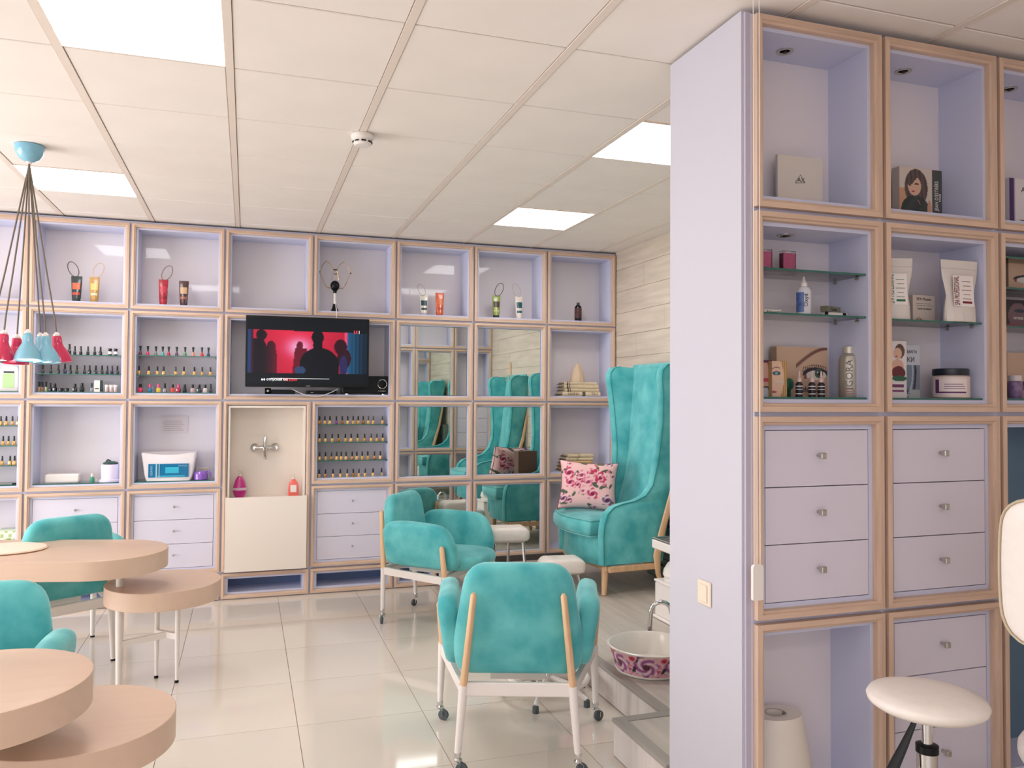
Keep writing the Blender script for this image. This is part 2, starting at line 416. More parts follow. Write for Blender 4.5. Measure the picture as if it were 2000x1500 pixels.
ZB = [.0, .20274, .84267, 1.49799, 2.15794, 2.8015]
def bx(c): return XS+SX*c
def zpx(px, py, y=.01): return at(px, py, 1, y).z
Z0 = lambda r: ZB[4-r]          # row 0 = top
HH = lambda r: ZB[5-r]-ZB[4-r]
colw = ['at the far left of the back wall', 'of the column behind the pendant lamps', 'of the column left of the washbasin', 'of the washbasin column', 'of the column right of the washbasin',
        'of the left mirror column', 'of the right mirror column', 'of the column against the oak wall']
def bc(c, r, label, **k): return cell(bx(c), Z0(r), SX, HH(r), 0, label, **k)
# column -1 (outside the frame) and 0
for r_ in range(4): bc(-1, r_, 'empty framed cube outside the photo, %s from the top' % ORD[r_])
bc(0, 0, 'empty top cube at the far left, cut by the photo edge')
zA = [zpx(20, 831)-Z0(2), zpx(20, 870)-Z0(2), zpx(20, 909)-Z0(2)]
bc(0, 1, 'cube at the far left holding a white jug with green label', bottom_glass=True)
bc(0, 2, 'cube at the far left with gold nail polish on glass shelves', shelves=zA, bottom_glass=True)
bc(0, 3, 'low cube at the far left stuffed with bags and boxes')
bc(1, 0, 'top cube holding a black and a gold hand cream tube')
zB = [zpx(150, 692.7)-Z0(1), zpx(150, 730)-Z0(1)]
bc(1, 1, 'cube of black nail polish bottles behind the pendant lamps', shelves=zB, bottom_glass=True)
bc(1, 2, 'cube holding a white box and a lilac wax heater', bottom_glass=True)
bc(1, 3, 'three drawer cube behind the far armchair and table', kind='drawers')
bc(2, 0, 'top cube holding a red and a brown cream tube')
zC = [zpx(340, 694.6)-Z0(1), zpx(340, 732.7)-Z0(1)]
bc(2, 1, 'cube of colourful nail polish bottles left of the television', shelves=zC, bottom_glass=True)
bc(2, 2, 'cube holding the white and blue sterilizer', bottom_glass=True)
bc(2, 3, 'three drawer cube left of the washbasin', kind='drawers')
bc(3, 0, 'empty top cube above the left half of the television')
bc(4, 0, 'top cube holding the wire antenna')
cell(bx(3), Z0(1), SX*2, HH(1), 0, 'double width cube behind the wall television')
bc(4, 2, 'cube of gold nail polish bottles right of the washbasin', shelves=[zpx(687, y_)-Z0(2) for y_ in (828.7, 863.3, 898.5)])
bc(4, 3, 'three drawer cube right of the washbasin', kind='drawers')
bc(5, 0, 'top cube holding a white and an orange cream tube')
bc(6, 0, 'top cube holding a green and a white cream tube with cords')
bc(7, 0, 'top cube holding one black bottle beside the oak wall')
for c_, nm in ((5, 'left'), (6, 'right')):
    for r_ in (1, 2, 3): bc(c_, r_, '%s mirror cube of the %s mirror column' % (('upper', 'middle', 'lowest')[r_-1], nm), kind='mirror', group='mirror cubes')
bc(7, 1, 'cube holding folded sauna towels and a felt hat', back=BACKR)
bc(7, 2, 'cube holding a stack of cream and yellow towels', back=BACKR)
bc(7, 3, 'empty lowest cube behind the winged armchair', back=BACKR)
for c_, nm in ((-1, 'outside the photo at the left'), (0, 'at the far left'), (1, 'under the drawers behind the far table'), (2, 'under the drawers left of the washbasin'), (3, 'under the washbasin apron'), (4, 'under the drawers right of the washbasin'), (5, 'beside the raised platform')):
    wd = SX if c_ != 5 else 4.468-bx(5)
    k = thing('plinth_box', 'low open wooden framed box %s' % nm, 'plinth', (bx(c_), 0, 0), 0, 'low plinth boxes under the shelves')
    h_ = ZB[1]; rails(wd, h_, k)
    for a in ((0, 0, 0, wd, .24, .05), (0, 0, h_-.052, wd, .24, h_), (0, 0, .05, .055, .24, h_-.052), (wd-.055, 0, .05, wd, .24, h_-.052)):
        obj('side_panel', MB().box(*a), LAV, k, smooth=0)
    obj('back_panel', MB().box(.055, .228, .05, wd-.055, .24, h_-.052), mat('blue grey laminate', (110, 132, 170), .4), k, smooth=0)
tr_ = struct('trim_2', MB().box(bx(-1), .002, ZB[5], bx(8), .05, ZC-.0125), LAV)
# washbasin unit, columns 3 rows 2+3
k = thing('washbasin_unit', 'tall cream washbasin niche in a wooden frame with a boxed apron', 'washbasin', (bx(3), 0, ZB[1]))
Hh = ZB[3]-ZB[1]; rails(SX, Hh, k)
for a in ((0, 0, 0, SX, .24, CI-.01), (0, 0, Hh-CI+.01, SX, .24, Hh), (0, 0, CI-.01, CI-.01, .24, Hh-CI+.01), (SX-CI+.01, 0, CI-.01, SX, .24, Hh-CI+.01)):
    obj('side_panel', MB().box(*a), LAV, k, smooth=0)
zt = zpx(520, 970, -.06)-ZB[1]
nb = MB(); q0, q1, qt = .042, SX-.042, Hh-.042
nb.box(q0, -.012, zt-.02, q0+.014, .2, qt).box(q1-.014, -.012, zt-.02, q1, .2, qt).box(q0+.014, -.012, qt-.014, q1-.014, .2, qt)
obj('niche_lining', nb, CREAM, k, smooth=0)
obj('niche_back', MB().box(q0+.014, .19, zt-.16, q1-.014, .2, qt-.014), CREAM, k, smooth=0)
tb = MB(); tb.box(q0-.012, -.075, .012, q1+.012, -.058, zt).box(q0-.012, -.058, .012, q0+.002, .0, zt).box(q1-.002, -.058, .012, q1+.012, .0, zt).box(q0+.002, -.058, .012, q1-.002, -.03, .024)
tb.box(q0+.002, -.058, zt-.16, q1-.002, .19, zt-.145)
obj('apron', tb, CREAM, k, smooth=0)
obj('soap_ledge', MB().box(q0+.014, .05, zt-.036, q1-.014, .19, zt-.018), CREAM, k, smooth=0)
# tap: a thing on the niche back
tp = at(518, 874, 1, .19)
t = thing('wall_tap', 'chrome two inlet wall mixer tap over the washbasin', 'tap', (tp.x, .19, tp.z))
for s_ in (-1, 1):
    obj('rosette', MB().rings([[(s_*.078+rr*math.cos(2*PI*j/20), yy, -rr*math.sin(2*PI*j/20)) for j in range(20)][::-1] for rr, yy in ((.034, 0), (.034, -.006), (.022, -.018), (.014, -.03))]), CHROME, t)
obj('body', MB().tube([(-.078, -.035, 0), (-.04, -.04, 0), (.04, -.04, 0), (.078, -.035, 0)], [.013, .017, .017, .013], 12), CHROME, t)
obj('lever', MB().tube([(0, -.04, 0), (0, -.052, .03), (0, -.062, .085), (0, -.066, .094)], [.02, .016, .013, .006], 12), CHROME, t)
obj('spout', MB().tube([(0, -.04, 0), (0, -.07, -.02), (0, -.115, -.045), (0, -.135, -.072), (0, -.135, -.082)], [.02, .015, .013, .013, .011], 12), CHROME, t)
# soap bottles
zs = ZB[1]+zt-.018
pk = mat('magenta soap', (196, 40, 132), .2, coat=.5); co = mat('coral soap', (240, 110, 100), .2, coat=.5); clr = mat('milky plastic', (226, 208, 196), .3)
x_ = at(468, 960, 1, .1).x
t = thing('soap_bottle', 'drop shaped magenta liquid soap bottle at the left of the washbasin', 'bottle', (x_, .10, zs))
obj('bottle', MB().lathe([(.030, 0), (.042, .02), (.050, .05), (.047, .085), (.034, .13), (.020, .155), (.012, .165)], sy=.55, n=24), pk, t)
obj('label_band', MB().lathe([(.0505, .055), (.0505, .075)], sy=.57, n=24, cap=(False, False)), mat('pale pink paper', (226, 190, 206), .5), t)
obj('pump', MB().lathe([(.013, .163), (.013, .178), (.005, .18), (.005, .2), (.011, .202), (.011, .212), (.003, .214)], n=14).tube([(0, 0, .207), (-.03, -.008, .204)], .004, 6), clr, t)
x_ = at(573, 955, 1, .1).x
t = thing('soap_bottle', 'clear coral liquid soap bottle with white label at the right of the washbasin', 'bottle', (x_, .10, zs))
obj('bottle', MB().rings([[(u_*s_, v_*s2, z_) for u_, v_ in rpoly([(-.042, -.024, .015), (.042, -.024, .015), (.042, .024, .015), (-.042, .024, .015)], 3)] for s_, s2, z_ in ((.95, .95, 0), (1, 1, .005), (.96, .96, .07), (.8, .85, .10), (.4, .5, .125), (.25, .4, .13))]), co, t)
obj('paper_label', MB().box(-.024, -.026, .03, .022, -.0245, .085), mat('white paper', (240, 232, 228), .6), t, smooth=0)
obj('pump', MB().lathe([(.011, .13), (.011, .143), (.004, .145), (.004, .16), (.01, .162), (.01, .17)], n=14).tube([(0, 0, .166), (-.028, -.008, .163)], .004, 6), clr, t)
# ---------------------------------------------------------------- television and gadgets
T0, T1 = at(480.5, 616, 1, -.12), at(722, 627, 1, -.12); Tb = at(478, 755, 1, -.12)
tw_, th_ = T1.x-T0.x, T0.z-Tb.z+.005
t = thing('television', 'black flat screen television showing a red lit scene on the back shelves', 'television', (T0.x, -.075, Tb.z), 0)
obj('casing', MB().rbox(0, -.03, 0, tw_, .012, th_, .004), BLACK, t, smooth=0)
obj('wall_bracket', MB().box(tw_*.35, .012, th_*.3, tw_*.65, .12, th_*.7).box(tw_*.3, .12, th_*.25, tw_*.7, .30, th_*.75), BLACK, t, smooth=0)
def scr(u_, v_):
    if v_ < .16 or v_ > .82-.02*u_: 
        c = (3, 12, 18)
        if .06 < v_ < .085 and .14 < u_ < .62: c = (3, 12, 18)
        return c
    c = mixc((236, 40, 72), (150, 20, 50), abs(u_-.4)*1.6+(.5-v_)*.5)
    g = math.exp(-(((u_-.42)/.10)**2+((v_-.56)/.14)**2)); c = mixc(c, (250, 170, 215), g*1.1)
    if u_ > .84: c = mixc((24, 84, 120), (10, 34, 52), (u_-.86)*9+.25*math.sin(u_*190))
    elif u_ > .80: c = (240, 80, 110) if u_ < .825 else (50, 90, 150)
    if u_ < .045: c = (30, 60, 110) if u_ < .025 else (60, 20, 40)
    def ell(a, b_, ra, rb): return ((u_-a)/ra)**2+((v_-b_)/rb)**2 < 1
    if ell(.11, .74, .045, .08) or (u_ < .17-.06*max(0, v_-.5)*4 and v_ < .68 and u_ > .045) or ell(.19, .3, .05, .35) or ell(.19, .58, .035, .07): c = mixc((22, 8, 18), (120, 14, 40), (u_-.12)*7)
    if ell(.425, .58, .028, .075) or (abs(u_-.435) < .05+.05*(.55-v_) and v_ < .55): c = (110, 14, 36)
    if ell(.77, .58, .055, .12) or ell(.80, .40, .06, .16): c = (50, 10, 26)
    if ell(.795, .28, .035, .17): c = (44, 40, 90)
    if ell(.575, .72, .052, .11) or ell(.575, .60, .04, .1) or ell(.59, .30, .165, .26) or (abs(u_-.59) < .165 and v_ < .32): c = (6, 8, 16)
    if ell(.43, .21, .045, .06): c = (46, 70, 110)
    return c
printed('screen', tw_-.03, th_-.04, 170, 96, scr, t, (.015, -.0308, .025), SCREEN)
wt = mat('screen white', (240, 240, 240), .5, emit=.9); rd = mat('screen red', (230, 50, 60), .5, emit=.9)
text('subtitle', 'не отпускай мо', .026, wt, t, (tw_*.125, -.0316, th_*.105), align='LEFT'); text('subtitle', 'ей руки', .026, rd, t, (tw_*.305, -.0316, th_*.105), align='LEFT')
obj('subtitle_line', MB().box(tw_*.2, -.0316, th_*.118, tw_*.67, -.0312, th_*.122), wt, t, smooth=0)
text('channel_logo', 'М', .034, rd, t, (tw_*.885, -.0316, th_*.80)); text('channel_logo', '1', .036, wt, t, (tw_*.915, -.0316, th_*.80))
text('maker_mark', 'SONY', .012, STEEL, t, (tw_*.5, -.0312, .008))
zf = Z0(1)+CI
xr_ = at(746, 770, 1, .03).x
t = thing('stereo', 'black stereo unit with a silver ring dial right of the television', 'stereo', (xr_-.055, .02, zf))
hst = zpx(746, 735, .03)-zf
obj('case', MB().rbox(-.26, 0, .012, .115, .17, hst, .004), BLACK, t, smooth=0)
obj('dial_ring', MB().tube([(.055+.036*math.cos(a*PI/12), -.003, hst*.58+.036*math.sin(a*PI/12)) for a in range(25)], .0028, 6, cap=False), CHROME, t)
obj('dial', MB().rings([[(.055+rr*math.cos(2*PI*j/20), yy, hst*.58+rr*math.sin(2*PI*j/20)) for j in range(20)] for rr, yy in ((.033, 0), (.032, -.006), (.004, -.008))]), BLACK, t)
bt = MB()
for q in range(5): bt.rbox(.025+q*.012, -.004, .028, .032+q*.012, 0, .034, .001)
obj('button_row', bt, STEEL, t, smooth=0)
for q in (-.22, .07): obj('foot', MB().lathe([(.018, 0), (.018, .008), (.014, .012)], c=(q, .03, 0), n=14), CHROME, t)
xc = at(545, 762, 1, .03).x
t = thing('soundbar', 'black camera bar under the left half of the television', 'speaker', (xc, .03, zf))
obj('case', MB().rbox(-.06, 0, .0, .12, .06, .035, .004), BLACK, t, smooth=0)
obj('end_knob', MB().tube([(-.105, .02, .024), (-.06, .02, .024)], [.024, .024], 14), BLACK, t)
obj('lens', MB().rings([[(-.083+rr*math.cos(2*PI*j/14), yy, .026+rr*math.sin(2*PI*j/14)) for j in range(14)] for rr, yy in ((.009, 0), (.009, -.006), (.002, -.007))]), STEEL, t)
t = thing('set_top_box', 'flat black set top box under the middle of the television', 'media box', (at(625, 762, 1, .03).x, .04, zf))
obj('case', MB().rbox(-.1, 0, .0, .13, .12, .03, .004), BLACK, t, smooth=0)
obj('indicator', MB().box(-.07, -.001, .012, -.05, 0, .016), STEEL, t, smooth=0)
cb = [at(570+90*i/10, 762+14*math.sin(PI*i/10)-2, 1, -.045) for i in range(11)]
tag(obj('white_cable', MB().tube(cb, .0028, 6), WHITE), 'white cable sagging under the television', 'cable')
# antenna
ax_ = at(652, 608, 1, .1).x; za = Z0(0)+CI
t = thing('antenna', 'indoor wire loop antenna on a black stand above the television', 'antenna', (ax_, .035, za))
obj('stand', MB().lathe([(.048, 0), (.034, .008), (.022, .03), (.016, .06)], n=20), BLACK, t)
obj('stem', MB().lathe([(.012, .055), (.012, .15)], n=14), WHITE, t)
obj('ball', MB().lathe([(.015, .145), (.018, .165)]+[(.042*math.cos(a), .205+.042*math.sin(a)) for a in [(-60+15*i)*PI/180 for i in range(10)]]+[(.003, .247)], n=20), BLACK, t)
t.scale = (.88, .88, 1.0)
gw = mat('brassy wire', (176, 140, 104), .3, metal=.8)
for s_ in (-1, 1):
    for o_, yy in ((0, -.022), (.012, .022)):
        obj('wire_loop', MB().tube([(s_*.03, yy, .185), (s_*.075, yy, .19), (s_*.10, yy, .235-o_), (s_*.135, yy, .31), (s_*.115, yy, .355+o_), (s_*.08, yy, .395+o_*.8), (s_*.045, yy, .38), (s_*.012, yy, .33), (s_*.03, yy*.6, .25)], .0022, 6), gw, t)
    obj('wire_joint', MB().tube([(s_*.137, -.024, .31), (s_*.137, .024, .31)], .006, 8), BLACK, t)
obj('bridge', MB().rbox(-.018, -.026, .325, .018, -.018, .335, .002).rbox(-.012, -.026, .293, .012, -.018, .299, .001), BLACK, t, smooth=0)
cbl = [(ax_+.004, .012, za+.07), (ax_+.006, -.012, za+.03), (ax_+.008, -.034, za-.01), (ax_+.008, -.04, za-.06), (ax_+.008, -.04, za-.13)]
tag(obj('antenna_cable', MB().tube(cbl, .0035, 6), WHITE), 'thin white cable hanging from the antenna down behind the television', 'cable')
# ================================================================== SHELF GOODS
# -- nail polish
_bm = {}
CAPM = mat('black bottle cap', (24, 28, 30), .3)
def bottle_meshes(kind):
    if kind in _bm: return _bm[kind]
    b_, c_ = MB(), MB()
    if kind == 'slim':      # rounded square glass with tall cap
        b_.rings([[(u_*k_, v_*k_, z_) for u_, v_ in rpoly([(-.0105, -.0105, .005), (.0105, -.0105, .005), (.0105, .0105, .005), (-.0105, .0105, .005)], 2)] for k_, z_ in ((.9, 0), (1, .002), (1, .022), (.75, .029), (.45, .031))])
        c_.lathe([(.0062, .031), (.0068, .033), (.0056, .064), (.004, .065)], n=10)
    if kind == 'flared':
        b_.lathe([(.013, 0), (.0135, .002), (.011, .016), (.006, .03)], n=12)
        c_.lathe([(.0055, .03), (.006, .04), (.0095, .066), (.009, .068)], n=12)
    if kind == 'wide':
        b_.rings([[(u_*k_, v_*k_, z_) for u_, v_ in rpoly([(-.014, -.012, .005), (.014, -.012, .005), (.014, .012, .005), (-.014, .012, .005)], 2)] for k_, z_ in ((.95, 0), (1, .002), (1, .026), (.6, .034))])
        c_.lathe([(.0085, .034), (.0095, .036), (.0085, .058), (.007, .059)], n=12)
    if kind == 'stout':
        b_.lathe([(.0125, 0), (.013, .002), (.013, .034), (.01, .038)], n=14)
        c_.lathe([(.0125, .038), (.013, .039), (.013, .052), (.012, .053)], n=14)
    if kind == 'jar':
        b_.lathe([(.015, 0), (.016, .002), (.016, .016)], n=14); c_.lathe([(.0165, .016), (.0165, .026), (.015, .027)], n=14)
    if kind == 'tub':
        b_.lathe([(.0125, 0), (.0135, .002), (.0135, .036)], n=14); c_.lathe([(.0142, .036), (.0142, .052), (.013, .053)], n=14)
    if kind == 'tube':
        b_.lathe([(.009, 0), (.0095, .001), (.0095, .032), (.006, .034)], n=12); c_.lathe([(.0068, .034), (.0068, .070), (.006, .071)], n=12)
    _bm[kind] = (b_, c_); return _bm[kind]
_bc = {}
def polish(kind, col, px, py, zs_, label, group, y=.045, cap=CAPM, metal=0, sc=1, paper=None, name='nail_polish_bottle'):
    b_, c_ = bottle_meshes(kind); key = (kind, col, metal, cap.name)
    if key not in _bc:
        pm = mat('polish %d %d %d' % col, col, .18, metal=metal, coat=.6)
        _bc[key] = (b_.mesh('bottle', pm), c_.mesh('cap', cap))
    t = thing(name, label, 'nail polish', (at(px, py, 1, y).x, y, zs_), random.uniform(-.3, .3), group)
    t.scale = (sc, sc, sc)
    obj('bottle', _bc[key][0], None, t); obj('cap', _bc[key][1], None, t)
    if paper: obj('paper_label', MB().lathe([(.0137, .01), (.0137, .03)], n=14, cap=(False, False)), mat('white paper', (240, 232, 228), .6), t)
    return t
GOLD = (222, 176, 104)
X1c = lambda v: v/3.751
# column 1, behind the lamps
Zc = Z0(1)
for k_, v in enumerate([436, 508, 548, 592, 644, 693, 736, 806, 847]):
    st = v in (436, 806, 847)
    polish('stout' if st else 'slim', (20, 30, 32), v/3.751, 692, Zc+zB[0], '%s black %s bottle from the left on the top shelf behind the pendant lamps' % (ORD[k_], 'white labelled' if st else 'nail polish'), 'black polish bottles, top shelf behind the lamps', paper=st, sc=1.2 if v == 508 else .98)
for k_, v in enumerate([315, 372, 427, 475, 516, 563, 618, 656, 702, 747, 785, 820, 860]):
    polish('slim', (30, 28, 74) if v in (475, 820) else (18, 44, 44), v/3.751, 730, Zc+zB[1], '%s dark nail polish bottle from the left on the middle shelf behind the lamps' % ORD[k_], 'dark polish bottles, middle shelf behind the lamps', sc=1.12 if v == 475 else .98)
zq = Zc+CI+.007
for k_, (v, kd, c_, nm) in enumerate([(287, 'tube', (196, 150, 118), 'peach lip gloss bottle with tall black cap'), (309, 'tube', (150, 120, 96), 'brown gloss bottle with tall black cap'), (337, 'tube', (170, 176, 140), 'olive gloss bottle with tall black cap'),
        (368, 'slim', (22, 30, 32), 'slim black nail polish bottle beside the gloss bottles'), (400, 'wide', (22, 30, 32), 'wide black nail polish bottle'), (447, 'jar', (30, 36, 40), 'flat black gel jar, left one'), (487, 'jar', (60, 66, 66), 'flat black gel jar, right one'),
        (549, 'wide', (24, 32, 34), 'black nail polish bottle left of a taller one'), (600, 'wide', (24, 32, 34), 'taller black nail polish bottle'), (670, 'slim', (150, 160, 172), 'grey blue nail polish bottle beside the white card box'),
        (782, 'tub', (214, 196, 190), 'small white capped powder tub, left of three'), (815, 'tub', (214, 190, 186), 'small white capped powder tub, middle of three'), (845, 'tub', (214, 196, 190), 'small white capped powder tub, right of three')]):
    polish(kd, c_, v/3.751, 766, zq, nm+' on the lowest shelf behind the lamps' if len(nm.split()) < 9 else nm, 'mixed bottles, lowest shelf behind the lamps', cap=WHITE if kd == 'tub' else CAPM, sc=1.1 if v == 600 else 1, name='powder_tub' if kd == 'tub' else 'gel_jar' if kd == 'jar' else 'nail_polish_bottle')
t = thing('card_box', 'small white and dark green card box on the lowest shelf behind the lamps', 'box', (at(720/3.751, 766, 1, .05).x, .05, zq))
obj('box', MB().box(-.026, -.015, 0, .026, .015, .085), mat('white card', (236, 230, 222), .6), t, smooth=0)
obj('side_panel_print', MB().box(.012, -.0155, .002, .0265, .0155, .0853), mat('dark green card', (24, 56, 50), .5), t, smooth=0)
obj('lettering', MB().box(-.02, -.0156, .02, .006, -.0151, .028), mat('dark green card', (24, 56, 50)), t, smooth=0)
# column 2
cols2 = [(92, 20, 44, 'wine'), (226, 40, 96, 'pink'), (112, 132, 122, 'grey green'), (90, 170, 172, 'turquoise'), (200, 30, 80, 'crimson'), (92, 58, 92, 'plum'), (88, 152, 110, 'green'), (226, 150, 130, 'peach'), (222, 60, 52, 'red'), (40, 62, 110, 'navy')]
capf = mat('dark green cap', (22, 40, 44), .3)
for v, (r_, g_, b_, nm) in zip([1028, 1083, 1142, 1192, 1236, 1295, 1356, 1415, 1479, 1527], cols2):
    polish('flared', (r_, g_, b_), v/3.751, 694, Z0(1)+zC[0], '%s nail polish bottle with flared cap, top shelf left of the television' % nm, 'flared polish bottles, top shelf', cap=capf)
for k_, v in enumerate([1018, 1090, 1153, 1199, 1286, 1347, 1424, 1481, 1541]):
    polish('slim', GOLD, v/3.751, 732, Z0(1)+zC[1], '%s gold polish bottle from the left on the middle shelf left of the television' % ORD[k_], 'gold polish bottles, middle shelf left of the television', metal=.3)
capp = mat('pink cap', (236, 84, 140), .3)
for v, c_, cp, nm, kd in [(1028, (226, 30, 84), CAPM, 'hot pink', 'wide'), (1098, (30, 112, 148), capp, 'blue pink capped', 'wide'), (1160, (226, 196, 70), capp, 'yellow pink capped', 'wide'), (1208, (150, 140, 146), CAPM, 'grey', 'slim'), (1264, (236, 90, 80), CAPM, 'coral', 'wide'), (1307, (170, 26, 52), capp, 'dark red pink capped', 'wide'),
        (1352, (26, 34, 44), CAPM, 'black', 'wide'), (1410, (206, 176, 176), CAPM, 'pale pink', 'wide'), (1459, (40, 54, 48), CAPM, 'dark green', 'wide'), (1502, (226, 214, 214), CAPM, 'white', 'wide'), (1543, (26, 40, 52), CAPM, 'inky blue', 'slim')]:
    polish(kd, c_, v/3.751, 766, Z0(1)+CI+.007, '%s nail polish bottle, lowest shelf left of the television' % nm, 'mixed polish bottles, lowest shelf left of the television', cap=cp, sc=1.05)
# column 4 gold bottles
sh4 = [zpx(687, y_) for y_ in (828.7, 863.3, 898.5)]+[Z0(2)+CI]
for r_, (xs_, z_, py) in enumerate(zip([[728, 767, 804, 851, 894, 934, 974, 1011, 1048, 1085, 1121, 1188], [727, 771, 820, 865, 917, 959, 1006, 1058, 1106, 1147, 1190], [728, 771, 816, 853, 887, 921, 967, 1001, 1040, 1081, 1130, 1173], [724, 771, 826, 880, 930, 975, 1016, 1061, 1120, 1182]], sh4, (828, 863, 898, 932))):
    for k_, v in enumerate(xs_):
        pu = r_ == 0 and v == 851
        lab = 'violet nail polish bottle among the gold ones right of the washbasin' if pu else '%s gold bottle from the left, %s row of the cube right of the washbasin' % (ORD[k_], ('top', 'second', 'third', 'bottom')[r_])
        polish('slim', (122, 44, 120) if pu else ((206, 186, 150) if (r_, k_) == (3, 9) else GOLD if (r_+k_) % 4 else (186, 128, 60)), 430+v/3.751, py, z_, lab, 'gold polish bottles right of the washbasin', metal=0 if pu else .6, y=.04)
# column 0 gold bottles
for r_, xs_ in enumerate([[5, 46, 90, 132], [25, 65, 106], [22, 80, 113]]):
    for k_, v in enumerate(xs_):
        polish('slim', GOLD, v/3.751, 831, Z0(2)+zA[r_], '%s gold bottle from the left, %s shelf of the far left cube' % (ORD[k_], ('top', 'middle', 'low')[r_]), 'gold polish bottles at the far left', metal=.3)
t = thing('nail_file', 'flat silver nail tools lying at the bottom of the far left cube', 'nail tool', (at(18, 944, 1, .06).x, .06, Z0(2)+CI+.007))
obj('file', MB().rbox(-.05, -.008, 0, .05, .008, .004, .001), STEEL, t, smooth=0); obj('grip', MB().rbox(.02, -.009, 0, .055, .009, .007, .001), BLACK, t, smooth=0)
t = thing('liquid_jug', 'white jug with a green label at the far left, under the lamps', 'jug', (at(20, 765, 1, .08).x, .09, Z0(1)+CI+.007))
obj('jug', MB().rings([[(u_*s_, v_*s_, z_) for u_, v_ in rpoly([(-.062, -.04, .02), (.062, -.04, .02), (.062, .04, .02), (-.062, .04, .02)], 3)] for s_, z_ in ((.96, 0), (1, .006), (1, .15), (.8, .175), (.3, .19), (.3, .2))]), mat('milky jug', (222, 216, 212), .4), t)
obj('green_label', MB().box(-.042, -.0418, .025, .03, -.0405, .125), mat('lime label', (178, 212, 152), .5), t, smooth=0)
obj('dark_label', MB().box(-.036, -.0418, .13, .03, -.0405, .142), mat('dark green card', (24, 56, 50)), t, smooth=0)
obj('cap', MB().lathe([(.02, .198), (.02, .222)], n=16), WHITE, t)
# bags in the low far-left cube
zz = Z0(3)+CI
t = thing('paper_bag', 'folded green and white printed carton at the far left, low cube', 'carton', (at(22, 1015, 1, .08).x, .1, zz))
obj('carton', MB().rbox(-.07, -.05, 0, .06, .05, .33, .004), mat('pale green carton', (196, 206, 180), .6), t, smooth=0)
printed('print', .11, .12, 22, 24, lambda u_, v_: (120, 160, 60) if (u_-.5)**2+(v_-.35)**2 < .05 else (226, 230, 206) if math.sin(u_*14)*math.sin(v_*11) < .3 else (170, 190, 130), t, (-.06, -.0512, .2))
t = thing('plastic_bag', 'crumpled white and blue plastic bag at the far left, low cube', 'bag', (at(8, 1030, 1, .05).x, .055, zz))
random.seed(11)
obj('bag', MB().rings([[(rr*(1+.18*math.sin(5*a+z_*40))*math.cos(a), .5*rr*(1+.15*math.cos(4*a+z_*30))*math.sin(a), z_) for a in [2*PI*j/24 for j in range(24)]] for rr, z_ in ((.05, 0), (.09, .03), (.10, .10), (.085, .17), (.05, .21), (.02, .23))]), mat('white plastic bag', (236, 236, 240), .3), t)
obj('blue_top', MB().rings([[(.05+rr*(1+.2*math.sin(5*a))*math.cos(a), -.02+.5*rr*math.sin(a), z_) for a in [2*PI*j/16 for j in range(16)]] for rr, z_ in ((.03, .15), (.05, .19), (.045, .23), (.015, .25))]), mat('blue plastic bag', (90, 140, 214), .3), t)
# -- cream tubes with cords, top row
def cream(px0, px1, pyt, pyb, ct, clab, cbot, label, cord=None, side=-1, capc=None, y=.06):
    xm = (px0+px1)/2; p0, p1 = at(px0, pyb, 1, y), at(px1, pyb, 1, y); wd = p1.x-p0.x; h_ = (pyb-pyt)/(pyb-600+1e-6); zt_ = at(xm, pyt, 1, y).z; zb_ = at(xm, pyb, 1, y).z; h_ = zt_-zb_
    t = thing('cream_tube', label, 'cream tube', ((p0.x+p1.x)/2, y, Z0(0)+CI), random.uniform(-.1, .1), 'hand cream tubes in the top row')
    m_ = mat('tube %d %d %d' % ct, ct, .25, coat=.4); n = 20; W = wd/2
    obj('cap', MB().lathe([(W*.72, 0), (W*.76, .002), (W*.74, h_*.12)], n=n), mat('tube cap %d %d %d' % (capc or ct), capc or ct, .3), t)
    rs = []
    for q in range(9):
        s_ = q/8; zq_ = h_*(.12+.80*s_); rx = W*(.80+.2*s_); ry = W*.72*(1-s_)+.0025*s_
        rs.append([(rx*math.cos(2*PI*j/n), ry*math.sin(2*PI*j/n), zq_) for j in range(n)])
    rs.append([(W*math.cos(2*PI*j/n), .002*math.sin(2*PI*j/n), h_) for j in range(n)])
    obj('tube', MB().rings(rs), m_, t)
    def band(z0, z1, c_, nm, f=.85):
        rr = []
        for zz_ in (z0, z1):
            s_ = (zz_-.12)/.8; rx = W*(.80+.2*s_)*1.015; ry = W*.72*(1-s_)*1.03+.003
            rr.append([(rx*math.cos(a), ry*math.sin(a), h_*zz_) for a in [-PI/2+f*(-1+2*j/10) for j in range(11)]])
        obj(nm, MB().rings(rr, closed=False, cap=(False, False)), mat('tube print %d %d %d' % c_, c_, .35), t)
    band(.48, .74, clab, 'printed_label'); band(.26, .36, cbot, 'printed_band')
    if cord:
        dx, L = side, h_*.62; pts = [(0, 0, h_*.98)]+[(dx*L*.55*(1-math.cos(a))*.5+side*.012*math.sin(2*a)+.5*L*.75*math.sin(a)*(1 if a < PI else 1)*.35, -.004, h_+L*.5*(1-math.cos(a))) for a in [2*PI*i/16 for i in range(1, 16)]]+[(.004, 0, h_*.98)]
        pts = []
        for i in range(17):
            a = 2*PI*i/16; rr = L*.5
            lx, lz = .55*rr*math.sin(a), rr*(1-math.cos(a))
            th = -side*-.42; pts.append((lx*math.cos(th)+lz*math.sin(side*.42), -.002, h_*.985-lx*math.sin(side*.42)+lz*math.cos(th)))
        obj('cord', MB().tube(pts, .0028, 6), mat('cord %d %d %d' % cord, cord, .7), t)
    return t
cream(138, 160, 540, 590, (34, 52, 52), (228, 104, 72), (206, 70, 60), 'dark green hand cream tube with orange label and braided cord', (70, 60, 56), -1)
